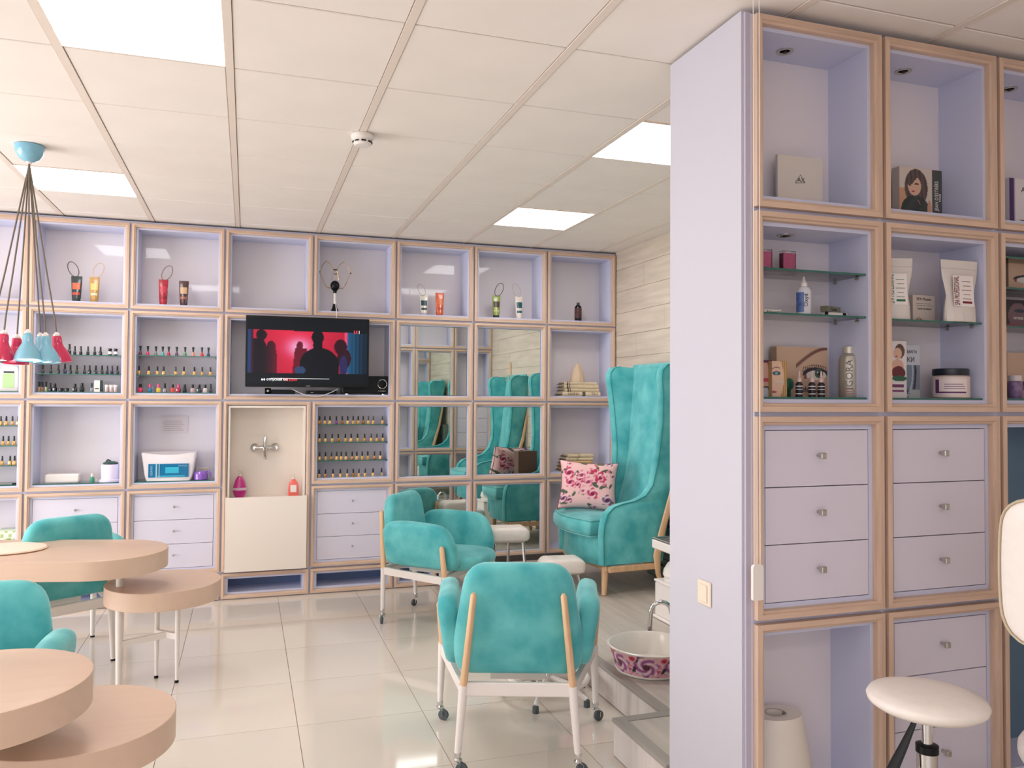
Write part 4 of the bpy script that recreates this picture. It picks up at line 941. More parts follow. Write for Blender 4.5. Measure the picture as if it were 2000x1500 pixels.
text('lettering', 'SPA Mosaic', .015, INK, t, (w_*.5, -.0008, h_*.86)); text('lettering', 'База лучиков', .010, INK, t, (w_*.52, -.0008, h_*.52)); obj('rule', MB().box(w_*.15, -.0008, h_*.70, w_*.8, -.0002, h_*.71).box(w_*.15, -.0008, h_*.63, w_*.9, -.0002, h_*.64), INK, t, smooth=0)
def dress(u_, v_):
    c = (222, 214, 214)
    if E_(u_, v_, .62, .82, .28, .13) < 1: c = (92, 66, 58)
    if E_(u_, v_, .50, .78, .24, .10) < 1: c = (214, 172, 152)
    if E_(u_, v_, .5, .56, .34, .12) < 1: c = (210, 166, 146)
    if E_(u_, v_, .55, .44, .38, .12) < 1: c = (96, 26, 44)
    if E_(u_, v_, .6, .34, .42, .05) < 1: c = (40, 92, 70)
    if E_(u_, v_, .44, .73, .07, .012) < 1: c = (150, 40, 50)
    if .18 < v_ < .24 or .10 < v_ < .135: c = (110, 40, 96) if u_ < .85 else c
    return c
pbox('product_box', 'box', 'narrow white box with a woman in a dark red dress', 1736, 1771, 665, 776, -4.12, zb1, .03, dress, 36, 90, (214, 206, 206))
def kits(u_, v_):
    c = (196, 200, 212) if v_ > .62 else (120, 134, 150)
    if v_ <= .62:
        if abs(math.hypot(u_-.1, v_-.5)-.62) < .06: c = (70, 50, 60)
        elif abs(math.hypot(u_-.1, v_-.5)-.45) < .04: c = (170, 186, 204)
    if v_ < .16 and u_ > .3: c = (176, 182, 186)
    return c
t, w_, h_ = pbox('product_box', 'box', 'grey blue box with dark lettering behind the dress box', 1766, 1797, 674, 777, -4.07, zb1, .03, kits, 36, 60, (176, 182, 196))
text('lettering', 'МАГН', .016, INK, t, (w_*.5, -.0008, h_*.87)); text('lettering', 'КИ', .026, INK, t, (w_*.42, -.0008, h_*.72)); text('lettering', 'E', .026, INK, t, (w_*.25, -.0008, h_*.12))
xo = at(1857, 776, 1, -4.120).x
t = thing('cream_jar', 'wide blush jar with a black lid on the lower glass', 'jar', (xo, -4.120, zb1), -.62)
obj('jar', MB().lathe([(.058, 0), (.063, .004), (.063, .078), (.055, .084)], n=32), mat('blush jar', (218, 200, 196), .35), t)
obj('lid', MB().lathe([(.060, .084), (.061, .086), (.061, .106), (.059, .108)], n=32), mat('petrol black lid', (26, 34, 44), .3), t)
pl = mat('plum ink', (96, 44, 104), .5)
obj('wrap_label', MB().rings([[(.0634*math.cos(a), .0634*math.sin(a), z_) for a in [-PI*.9+j*.2 for j in range(11)]] for z_ in (.014, .07)], closed=False, cap=(False, False)), mat('pale label', (228, 214, 212), .5), t)
lnb = MB()
for z0, z1, a0, a1 in ((.018, .024, -2.6, -.9), (.034, .036, -2.1, -.95), (.042, .044, -2.1, -1.0), (.050, .052, -2.1, -1.1), (.018, .068, -2.65, -2.4)):
    n_ = 10; lnb.rings([[(.0637*math.cos(a0+(a1-a0)*j/n_), .0637*math.sin(a0+(a1-a0)*j/n_), z_) for j in range(n_+1)] for z_ in (z0, z1)], closed=False, cap=(False, False))
obj('print_lines', lnb, pl, t)
# row 1 cube 2 (photo edge)
pbox('eye_poster_box', 'box', 'box printed with a dark eye on the highest shelf at the right photo edge', 1970, 2060, 502, 561, -4.1, ZR[3]+g2[1], .03, lambda u_, v_: eye(u_, v_, .32, .42), 60, 44, (150, 124, 110))
def dk(u_, v_):
    c = (30, 26, 38)
    if E_(u_, v_, .35, .45, .3, .45) < 1: c = (112, 84, 92)
    if E_(u_, v_, .4, .62, .18, .06) < 1: c = (40, 52, 66)
    if E_(u_, v_, .15, .1, .2, .06) < 1: c = (140, 60, 80)
    return c
t, w_, h_ = pbox('photo_card_box', 'box', 'dark box with a shadowed face at the right photo edge', 1966, 2030, 577, 633, -4.1, ZR[3]+g2[2], .03, dk, 50, 40, (30, 26, 38))
text('lettering', 'tereza', .02, WINK, t, (w_*.35, -.0008, h_*.38))
pbox('eye_poster_box', 'box', 'beige eye box standing low at the right photo edge', 1968, 2062, 690, 779, -4.06, zb1, .03, lambda u_, v_: eye(u_, v_, .5, .3), 50, 50, (190, 160, 130))
t = thing('cream_jar', 'small purple labelled jar with white cap at the right photo edge', 'jar', (at(1983, 776, 1, -4.12).x, -4.12, zb1))
obj('jar', MB().lathe([(.024, 0), (.025, .002), (.025, .062), (.020, .067)], n=20), mat('mauve label', (146, 122, 160), .4, col2=(112, 84, 130), scale=50), t); obj('cap', MB().lathe([(.0225, .067), (.0225, .088), (.021, .089)], n=20), mat('blush white cap', (214, 204, 206), .4), t)
# paper roll
xr2 = at(1512, 1480, 1, -4.06).x
PAP = mat('tissue paper', (232, 222, 212), .9, bump=.1, scale=40)
t = thing('paper_roll', 'big cone shaped white paper towel roll in the lowest near cube', 'paper roll', (4.69, -4.090, rz_(1)))
rr_ = MB(); ztop = at(1515, 1395, 1, -4.1).z-rz_(1)
obj('roll', MB().rings([[(r_*math.cos(2*PI*j/36), r_*math.sin(2*PI*j/36)*.74, z_) for j in range(36)] for r_, z_ in ((.034, ztop-.1), (.034, ztop), (.092, ztop+.001), (.095, ztop-.006), (.126, ztop*.38), (.126, ztop*.33), (.116, .0))], cap=(True, True)), PAP, t)
obj('core', MB().rings([[(r_*math.cos(2*PI*j/24), r_*math.sin(2*PI*j/24), z_) for j in range(24)] for r_, z_ in ((.0355, ztop-.06), (.0355, ztop+.0015), (.033, ztop+.0015), (.033, ztop-.06))], cap=(False, False)), mat('core card', (170, 160, 150), .8), t)
# ================================================================== FURNITURE
def fX(off=(0,0,0), rot=None):
    pass
# ---- armchair
def mapper(o, rx=0, ry=0, rz=0):
    R_ = Matrix.Rotation(rz, 3, 'Z') @ Matrix.Rotation(ry, 3, 'Y') @ Matrix.Rotation(rx, 3, 'X'); O = Vector(o)
    return lambda u_, v_, d: tuple(O + R_ @ Vector((u_, d, v_)))
def make_armchair(label, casters=True):
    t = thing('armchair', label, 'armchair', (0, 0, 0), 0, 'teal velvet salon armchairs')
    # backrest: u across, v up, thickness along y
    out = rpoly([(-.255, -.01, .09), (.255, -.01, .09), (.275, .10, .12), (.215, .455, .10), (-.215, .455, .10), (-.275, .10, .12)], 6)
    f0 = mapper((0, -.235, .405), rx=.10)
    def fb(u_, v_, d): return f0(u_, v_, d - .25*u_*u_*-1.0 - .02*0)
    obj('backrest', MB().pad(out, .085, .04, .012, fb), VEL, t, smooth=80)
    o2 = rpoly([(-.20, 0, .05), (.30, -.005, .12), (.315, .10, .10), (.24, .285, .15), (-.08, .30, .2), (-.25, .28, .12), (-.245, .06, .1)], 6)
    for s_ in (-1, 1):
        g0 = mapper((s_*.268, 0.0, .415), ry=s_*.16, rz=-s_*.06)
        def fa(u_, v_, d, s_=s_, g0=g0): return g0(s_*(d+.10*u_*u_-.0), v_, u_)
        mbx = MB().pad(o2, .085, .04, .010, fa)
        if s_ > 0: mbx.f = [q[::-1] for q in mbx.f]
        mbx.f = [q[::-1] for q in mbx.f]
        obj('armrest', mbx, VEL, t, smooth=80)
    so = rpoly([(-.24, -.22, .08), (.24, -.22, .08), (.285, .25, .15), (.17, .40, .2), (-.17, .40, .2), (-.285, .25, .15)], 6)
    mbs = MB().pad(so, .085, .04, .022, lambda u_, v_, d: (u_, v_, .432+d)); mbs.f = [q[::-1] for q in mbs.f]
    obj('seat', mbs, VEL, t, smooth=80)
    zc_ = .085 if casters else .012
    def leg(foot, top, upper_end, kind):
        foot, top, ue = Vector(foot), Vector(top), Vector(upper_end)
        l = obj('leg', MB().tube([foot, foot.lerp(top, .5), top], [.0135, .0165, .020], 14), WHITE, t)
        d = (ue-top)
        tip = ue+d.normalized()*.012
        obj('wooden_upright', MB().tube([top+Vector((0, 0, .0005)), top.lerp(ue, .5), ue, tip], [.020, .0185, .0165, .009], 14, flat=.8), BEECH, t)
        if casters:
            a = random.uniform(0, 6.28); fx, fy = foot.x, foot.y; ca, sa = math.cos(a), math.sin(a); wx, wy = fx+.018*ca, fy+.018*sa
            fk = MB().lathe([(.008, .095), (.0145, .09), (.0155, .078), (.012, .068), (.018, .062), (.017, .056)], c=(fx, fy, 0), n=14)
            for e in (-1, 1):
                ox, oy = -sa*.0115*e, ca*.0115*e
                fk.tube([(fx+ox, fy+oy, .06), (wx+ox, wy+oy, .045), (wx+ox, wy+oy, .022)], [.009, .007, .006], 6, flat=.3)
            obj('caster_fork', fk, CHROME, l)
            wr_ = []
            for e, r_ in ((-.0085, .018), (-.007, .0245), (.007, .0245), (.0085, .018)):
                wr_.append([(wx-sa*e+ca*r_*math.cos(2*PI*j/18), wy+ca*e+sa*r_*math.cos(2*PI*j/18), .0245+r_*math.sin(2*PI*j/18)) for j in range(18)])
            obj('caster_wheel', MB().rings(wr_), RUBBER, l)
        else:
            obj('glide', MB().lathe([(.013, 0), (.013, .012), (.009, .018)], c=(foot.x, foot.y, 0), n=12), BLACK, l)
    for s_ in (-1, 1):
        leg((s_*.245, -.285, zc_), (s_*.222, -.292, .365), (s_*.182, -.335, .735 if casters else .69), 'b')
        leg((s_*.37, .265, zc_), (s_*.358, .232, .375), (s_*.374, .218, .560), 'f')
    zr = .348
    obj('frame_rail', MB().rbox(-.216, -.302, zr-.028, .216, -.276, zr+.028, .005), WHITE, t)
    for s_ in (-1, 1):
        a_, b_ = Vector((s_*.225, -.285, zr)), Vector((s_*.352, .213, zr)); n_ = (b_-a_).normalized(); p_ = Vector((n_.y, -n_.x, 0))*.011
        obj('frame_rail', MB().rings([[q-p_-Vector((0, 0, .024)), q+p_-Vector((0, 0, .024)), q+p_+Vector((0, 0, .024)), q-p_+Vector((0, 0, .024))] for q in (a_, b_)]), WHITE, t, smooth=0)
    obj('frame_rail', MB().rbox(-.345, .202, zr-.024, .345, .224, zr+.024, .004), WHITE, t)
    obj('seat_underframe', MB().rbox(-.12, -.15, zr-.01, .12, .15, .392, .004).box(-.34, .19, zr-.01, .34, .21, zr+.01).box(-.2, -.29, zr-.01, .2, -.27, zr+.01), WHITE, t)
    return t
random.seed(2)
A1 = make_armchair('teal velvet armchair seen from behind in the foreground, on casters'); A1.location = (4.135, -3.02, 0); A1.rotation_euler = (0, 0, -.33)
dup(A1, (4.245, -.945, 0), math.radians(-129), 'teal velvet armchair in side view before the mirror cubes')
A3 = make_armchair('teal velvet armchair behind the far oval table, on plain white legs', casters=False); A3.location = (1.90, -1.165, 0); A3.rotation_euler = (0, 0, math.radians(33))
dup(A3, (2.04, -3.31, 0), math.radians(174), 'teal velvet armchair between the two oval tables at the left photo edge')
# ---- wing chair
def make_wing(label):
    t = thing('wingback_chair', label, 'wingback chair', (0, 0, 0), 0, 'tall winged pedicure chairs')
    # side profile in (y forward, z); inner/outer skins of each wing
    front = [(.33, .215), (.335, .42), (.325, .50), (.30, .565), (.25, .61), (.18, .63), (.08, .645), (-.01, .68), (-.075, .75), (-.11, .86), (-.125, 1.0), (-.128, 1.2), (-.118, 1.38), (-.102, 1.52), (-.108, 1.575), (-.145, 1.612), (-.20, 1.622)]
    back = [(-.16, .215), (-.19, .40), (-.215, .56), (-.225, .60), (-.23, .63), (-.24, .66), (-.25, .70), (-.26, .74), (-.27, .80), (-.285, .90), (-.30, 1.02), (-.33, 1.22), (-.355, 1.4), (-.37, 1.52), (-.378, 1.57), (-.380, 1.60), (-.375, 1.612)]
    wid = lambda z_: .345+.0*z_ + (.030*max(0, (z_-1.0)/.6)**1.5) - .035*math.exp(-((z_-.95)/.25)**2)
    for s_ in (-1, 1):
        rs = []; N = 6
        for (fy, fz), (by, bz) in zip(front, back):
            row_ = []; wf = wid(fz); flare = .03 if fz > .9 else .012*0
            wo = wf+flare*min(1, max(0, (fz-.7)/.4)); th = .062
            o_f = Vector((s_*wo, fy-.018, fz)); i_f = Vector((s_*(wo-th), fy-.018, fz)); mid = Vector((s_*(wo-th/2), fy+.006, fz))
            o_b = Vector((s_*wid(bz), by, bz)); i_b = Vector((s_*(wid(bz)-th), by+.03, bz))
            rs.append([o_b, o_f, mid+Vector((s_*.018, -.006, 0)), mid, mid-Vector((s_*.018, .006, 0)), i_f, i_b] if s_ < 0 else [o_b, o_f, mid+Vector((s_*.018, -.006, 0)), mid, mid-Vector((s_*.018, .006, 0)), i_f, i_b][::-1])
        mb_ = MB().rings(rs)
        mb_.f = [q[::-1] for q in mb_.f]
        sd = obj('wing_side', mb_, VEL, t, smooth=50)
        obj('piping', MB().tube([r_[1] if s_ < 0 else r_[-2] for r_ in rs], .0045, 6), PIPE, sd)
        obj('piping', MB().tube([r_[5] if s_ < 0 else r_[-6] for r_ in rs], .003, 6), PIPE, sd)
    rs = []
    for (by, bz) in back:
        w_ = wid(bz)-.03; bul = .015*math.sin(PI*min(1, max(0, (bz-.4)/1.1)))
        q = [(-w_, by, bz), (w_, by, bz), (w_, by+.05, bz)]+[(w_*(1-2*k_/8), by+.05+.0+(.035+bul)*(1-(1-2*k_/8)**2)+.0, bz) for k_ in range(1, 8)]+[(-w_, by+.05, bz)]
        rs.append(q)
    top = []
    by, bz = back[-1]
    for e_, dz in ((.7, .018), (.2, .028)): rs.append([(x_*(.985 if e_ > .5 else .96), by+.04+(y_-by-.04)*e_, z_+dz) for x_, y_, z_ in rs[len(back)-1]])
    mb_ = MB().rings(rs)
    obj('back', mb_, VEL, t, smooth=50)
    obj('seat_base', MB().rings([[(u_*k_, v_, z_) for u_, v_ in rpoly([(-.30, -.16, .02), (.30, -.16, .02), (.335, .30, .05), (0, .40, .3), (-.335, .30, .05)], 5)] for k_, z_ in ((.98, .205), (1, .215), (1, .40), (.98, .41))]), VEL, t, smooth=50)
    so = rpoly([(-.275, -.16, .03), (.275, -.16, .03), (.285, .36, .05), (.30, .40, .06), (0, .46, .3), (-.30, .40, .06), (-.285, .36, .05)], 5)
    mbs = MB().pad(so, .115, .045, .02, lambda u_, v_, d: (u_, v_, .462+d)); mbs.f = [q[::-1] for q in mbs.f]
    cu = obj('seat_cushion', mbs, VEL, t, smooth=80)
    for dz in (-.055, .055):
        obj('piping', MB().tube([(u_*.955, v_*.955+.006, .462+dz) for u_, v_ in so+so[:1]], .0045, 6, cap=False), PIPEL, cu)
    for s_ in (-1, 1):
        obj('front_leg', MB().tube([(s_*.285, .27, .19), (s_*.295, .285, 0)], [.028, .017], 12), BEECH, t)
        pts = [(s_*.385, -.14, 0), (s_*.372, -.105, .14), (s_*.365, -.10, .26), (s_*.366, -.14, .42), (s_*.372, -.21, .66), (s_*.362, -.285, .9), (s_*.362, -.33, 1.15), (s_*.37, -.35, 1.25)]
        obj('rear_leg', MB().tube(pts, [.014, .02, .030, .026, .022, .018, .015, .010], 10, flat=.6), BEECH, t)
        obj('frame_rail', MB().rbox(s_*.35-.014, -.13, .165, s_*.35+.014, .28, .205, .004), BEECH, t)
    obj('frame_rail', MB().rbox(-.33, .262, .168, .33, .29, .205, .004), BEECH, t)
    obj('frame_rail', MB().rbox(-.35, -.13, .168, .35, -.105, .205, .004), BEECH, t)
    return t
WC = (5.62, -.99, PH+.003)
W1 = make_wing('tall teal winged chair on wooden legs holding a floral cushion, beside the mirrors'); W1.location = WC; W1.rotation_euler = (0, 0, math.radians(94))
dup(W1, (5.72, -2.64, PH+.003), math.radians(88), 'second tall teal winged chair, mostly hidden behind the pillar')
# ---- floral print
random.seed(21)
FL = []
for _ in range(22): FL.append((random.random(), random.random(), random.uniform(.06, .13), random.choice([(196, 40, 84), (226, 110, 140), (150, 60, 100), (236, 150, 160), (120, 70, 110)])))
LF = [(random.random(), random.random(), random.uniform(0, PI), random.uniform(.05, .09)) for _ in range(26)]
DOT = [(random.gauss(.62, .12), random.gauss(.72, .09), random.uniform(.015, .03)) for _ in range(30)]
def floral(u_, v_):
    c = (238, 190, 188)
    for a_, b_, th, L in LF:
        du, dv = u_-a_, v_-b_; p_, q_ = du*math.cos(th)+dv*math.sin(th), -du*math.sin(th)+dv*math.cos(th)
        if (p_/L)**2+(q_/(L*.38))**2 < 1: c = (60, 78, 62) if abs(q_) > .004 else (110, 120, 90)
    for a_, b_, r_, cc in FL:
        d = math.hypot(u_-a_, v_-b_)/r_; an = math.atan2(v_-b_, u_-a_)
        if d < .8+.2*math.sin(5*an): c = mixc(cc, (244, 210, 214), .5+.5*math.sin(d*9+an*2)) if d > .3 else mixc(cc, (60, 20, 40), .5)
    for a_, b_, r_ in DOT:
        if math.hypot(u_-a_, v_-b_) < r_: c = (190, 50, 90) if int(a_*1000) % 2 else (226, 130, 150)
    return c
def pillow(w_, h_, th, fn, n=64):
    mb_ = MB(); cols = []
    for side in (-1, 1):
        for j in range(n+1):
            for i in range(n+1):
                u_, v_ = i/n, j/n; a_, b_ = 2*u_-1, 2*v_-1
                pin = 1-.10*(1-a_*a_)*abs(b_)**3; pin2 = 1-.10*(1-b_*b_)*abs(a_)**3
                puff = max(0, (1-a_**4)*(1-b_**4))**.45
                mb_.v.append((a_*w_/2*pin2, side*th/2*puff, b_*h_/2*pin)); cols.append(lin(fn(u_, v_)))
    N = (n+1)**2
    for sd in (0, 1):
        for j in range(n):
            for i in range(n):
                a = sd*N+j*(n+1)+i; q = (a, a+1, a+n+2, a+n+1); mb_.f.append(q if sd == 0 else q[::-1])
    return mb_, cols
mb_, cols = pillow(.44, .365, .15, floral)
t = thing('floral_cushion', 'pink floral square cushion leaning on the winged chair seat', 'cushion', (5.40, -.93, PH+.72), 0, rot=(.0, 0, 0))
t.rotation_euler = (math.radians(-14), math.radians(3), math.radians(-22))
obj('cover', mb_, COTTON, t, cols=cols, smooth=80)
obj('seam_piping', MB().tube([(a_*.22*(1-.10*(1-b_*b_)*abs(a_)**3), 0, b_*.1825*(1-.10*(1-a_*a_)*abs(b_)**3)) for a_, b_ in [(-1+.2*i, -1) for i in range(10)]+[(1, -1+.2*i) for i in range(10)]+[(1-.2*i, 1) for i in range(10)]+[(-1, 1-.2*i) for i in range(11)]], .003, 5, cap=False), mat('dark seam', (96, 52, 66), .8), t)
t = thing('card_box', 'brown and white card box behind the floral cushion', 'box', (5.50, -.745, PH+.645), -.3)
obj('box', MB().box(-.11, -.03, 0, .11, .04, .22), mat('brown card', (120, 92, 78), .7), t, smooth=0); obj('white_sheet', MB().box(-.04, -.033, .05, .13, -.0302, .21), mat('white paper', (240, 232, 228)), t, smooth=0)
# ---- footrests
def footrest(x, y, z0, ztop, rz, label, h=.10):
    t = thing('footrest', label, 'footrest', (x, y, z0), rz, 'white padded footrests'); H = ztop-z0
    out = rpoly([(-.16, -.10, .05), (.16, -.10, .05), (.16, .10, .05), (-.16, .10, .05)], 5)
    def f(u_, v_, d):
        zz_ = H-h/2+d; s_ = abs(u_)/.16
        return (u_, v_, zz_ - (.030*math.exp(-(u_/.05)**2) if d > 0 else 0) - .02*max(0, s_-.7)/.3*(1 if d > 0 else 0))
    mbs = MB().pad(out, h, .03, .012, f); mbs.f = [q[::-1] for q in mbs.f]
    obj('pad', mbs, LEATH, t, smooth=80)
    obj('pad_base', MB().rbox(-.12, -.07, H-h-.012, .12, .07, H-h+.002, .003), STEEL, t)
    for (a_, b_) in ((-.11, -.05), (.02, .06), (.12, -.04)):
        l = obj('leg', MB().tube([(a_*.9, b_*.9, H-h), (a_*1.15, b_*1.25, .015)], .0115, 12), CHROME, t)
        obj('foot', MB().lathe([(.015, 0), (.015, .012), (.011, .018)], c=(a_*1.15, b_*1.25, 0), n=12), RUBBER, l)
    return t
footrest(4.83, -.74, PH+.003, .575, -.12, 'white padded footrest on chrome legs before the right mirror column')
footrest(5.07, -1.22, PH+.003, .425, -.12, 'low white padded footrest half hidden by the foreground armchair')
# technician stool in the notch
t = thing('technician_stool', 'low stool with a white tube ring base behind the foreground armchair', 'stool', (4.47, -2.53, 0))
obj('foot_ring', MB().tube([(.20*math.cos(a*PI/14), .20*math.sin(a*PI/14), .10) for a in range(29)], .014, 8, cap=False), WHITE, t)
obj('column', MB().lathe([(.02, .08), (.02, .2), (.014, .2), (.014, .36)], n=14), CHROME, t)
for q in range(5):
    a = q*2*PI/5+.3
    l = obj('leg', MB().tube([(0, 0, .10), (.12*math.cos(a), .12*math.sin(a), .09), (.23*math.cos(a), .23*math.sin(a), .035)], [.016, .014, .012], 8), WHITE, t)
    obj('glide', MB().lathe([(.016, 0), (.016, .03), (.01, .036)], c=(.23*math.cos(a), .23*math.sin(a), 0), n=10), RUBBER, l)
obj('seat', MB().lathe([(.10, .36), (.135, .372), (.14, .395), (.12, .415), (.03, .42)], n=28), LEATH, t)
# ---- foot bath bowl and faucet
BC = (4.945, -2.735)
t = thing('foot_bath', 'round white metal foot bath printed with large flowers on the raised platform', 'basin', (BC[0], BC[1], PH+.003))
RB, RT, HB = .172, .212, .125
def bend(u_, v_, s=1): a = u_*2*PI; r_ = RB+(RT-RB)*v_; return (r_*math.cos(a), r_*math.sin(a), .006+v_*(HB-.008))
random.seed(8)
def peony(u_, v_):
    c = (226, 176, 180); a = u_*2*PI
    def fl(cu, cv, r_, c1, c2, cc):
        nonlocal c
        du, dv = ((u_-cu+.5) % 1-.5)*8.6, (v_-cv)*1.0; d = math.hypot(du, dv)/r_; an = math.atan2(dv, du)
        if d < .85+.15*math.sin(7*an):
            c = mixc(c1, c2, .5+.5*math.sin(d*11+an*3))
            if d < .28: c = cc
    for k_ in range(8):
        cu = k_/8+.03; fl(cu+.05, .3, .28, (206, 120, 146), (232, 180, 190), (190, 80, 120))
        if abs(((u_-cu-.085+.5) % 1-.5)*8.6-(v_-.5)*.4) < .10 and v_ > .2: c = (54, 56, 60)
        if abs(((u_-cu+.02+.5) % 1-.5)*8.6+(v_-.3)*.5) < .07 and v_ < .5: c = (80, 110, 74)
        fl(cu, .48, .50, (150, 70, 130), (232, 208, 206), (92, 44, 60)); fl(cu+.07, .8, .13, (190, 40, 70), (220, 70, 100), (120, 20, 40))
    return c
printed('floral_wall', 1, 1, 260, 26, peony, t, None, bend=bend)
WE = mat('white enamel', (226, 218, 208), .2)
obj('inner_shell', MB().rings([[(r_*math.cos(2*PI*j/48), r_*math.sin(2*PI*j/48), z_) for j in range(48)] for r_, z_ in ((RT+.004, HB-.006), (RT+.006, HB), (RT-.002, HB+.003), (RT-.012, HB-.006), (RB-.01, .02), (.03, .014))], cap=(False, True)), WE, t)
obj('base_rim', MB().lathe([(RB-.01, 0), (RB+.003, 0), (RB+.005, .006), (RB, .010)], n=48, cap=(True, False)), WE, t)
for a in (-.95,):
    obj('handle', MB().tube([((RT+.004)*math.cos(a-.22), (RT+.004)*math.sin(a-.22), HB-.03), ((RT+.03)*math.cos(a-.2), (RT+.03)*math.sin(a-.2), HB-.03), ((RT+.032)*math.cos(a+.2), (RT+.032)*math.sin(a+.2), HB-.03), ((RT+.004)*math.cos(a+.22), (RT+.004)*math.sin(a+.22), HB-.03)], .008, 8), WE, t)
f0 = at(1268, 1236, 1, -2.50); f1 = at(1287, 1172, 1, -2.50)
t = thing('floor_faucet', 'chrome gooseneck faucet arching over the floral foot bath', 'faucet', (f0.x, -2.50, PH+.003))
zt_ = f1.z-PH; 
pts = [(0, 0, 0), (0, 0, .06), (.0, 0, f0.z-PH), (.006, -.002, zt_-.07)]+[(.055-.05*math.cos(a), -.012-.02*(1-math.cos(a)), zt_-.055+.05*math.sin(a)) for a in [PI*i/8 for i in range(1, 8)]]+[(.115, -.055, zt_-.10), (.12, -.06, zt_-.16)]
obj('spout', MB().tube(pts, .0125, 12), CHROME, t)
obj('collar', MB().lathe([(.03, 0), (.028, .008), (.017, .012), (.017, .05), (.013, .055)], n=20), CHROME, t)
obj('lever', MB().tube([(.0, 0, .04), (.05, .02, .055)], [.007, .005], 8), CHROME, t)
obj('drain_stub', MB().tube([(.25, -.33, .0), (.25, -.33, .12)], .008, 8), STEEL, t) if False else None
# ---- white pedestal table with tray, drawers by the wall
t = thing('pedestal_table', 'white turned pedestal table between the winged chairs', 'side table', (5.565, -2.02, PH+.003))
Hp = .485
obj('table_top', MB().rbox(-.15, -.14, Hp-.055, .15, .14, Hp, .006), WHITE, t)
obj('turned_column', MB().lathe([(.12, .24), (.125, .25), (.12, .262), (.13, .28), (.125, .31), (.10, .35), (.075, .37), (.07, .385), (.085, .40), (.09, .432)], n=28), WHITE, t)
obj('pedestal', MB().rbox(-.135, -.125, .018, .135, .125, .225, .006).rbox(-.14, -.13, .225, .14, .13, .24, .004).rbox(-.145, -.135, 0, .145, .135, .018, .004), WHITE, t)
t = thing('metal_tray', 'dark tray with a steel rim on the white pedestal table', 'tray', (5.565, -2.02, PH+.003+Hp))
obj('tray', MB().rbox(-.14, -.13, 0, .14, .13, .008, .002), mat('dark tray', (112, 108, 112), .3, metal=.5), t); obj('rim', MB().tube([(-.145, -.135, .01), (.145, -.135, .01), (.145, .135, .01), (-.145, .135, .01), (-.145, -.135, .01)], .004, 6), STEEL, t)
def drawer_unit(x0, x1, y0, y1, h_, n, m_, label, cols_=1):
    t = thing('drawer_unit', label, 'drawers', (x0, y0, PH+.003))
    obj('carcass', MB().box(.02, 0, 0, x1-x0, y1-y0, h_), m_, t, smooth=0); hh = h_/n
    for k_ in range(n):
        d = obj('drawer', MB().rbox(.0, .004, hh*k_+.003, .02, y1-y0-.004, hh*(k_+1)-.003, .001), m_, t, smooth=0)
        ym = (y1-y0)/2
        obj('handle', MB().tube([(0, ym-.09, hh*(k_+.7)), (-.022, ym-.088, hh*(k_+.7)), (-.022, ym+.088, hh*(k_+.7)), (0, ym+.09, hh*(k_+.7))], .005, 8), BLACK if m_ != CREAM else STEEL, d)
    return t
drawer_unit(5.86, 6.06, -2.02, -1.42, .50, 4, mat('pale wood veneer', (226, 204, 176), .5), 'pale wood drawer unit by the oak wall, seen in the right mirrors')
drawer_unit(6.0, 6.062, -1.395, -.72, .92, 6, mat('slate grey drawers', (100, 116, 112), .5), 'slate grey drawer unit with dark handles behind the winged chair')
t = thing('wall_hook', 'pale wooden coat hook on the oak wall, seen in the mirror', 'hook', (XR-.001, -2.9, 1.86))
obj('plate', MB().rbox(-.012, -.02, -.08, 0, .02, .10, .003), BEECH, t)
for s_ in (-1, 1): obj('hook_arm', MB().tube([(-.012, 0, -.06), (-.03, s_*.04, -.11), (-.05, s_*.08, -.13), (-.06, s_*.10, -.09), (-.06, s_*.095, -.06)], .008, 8), BEECH, t)
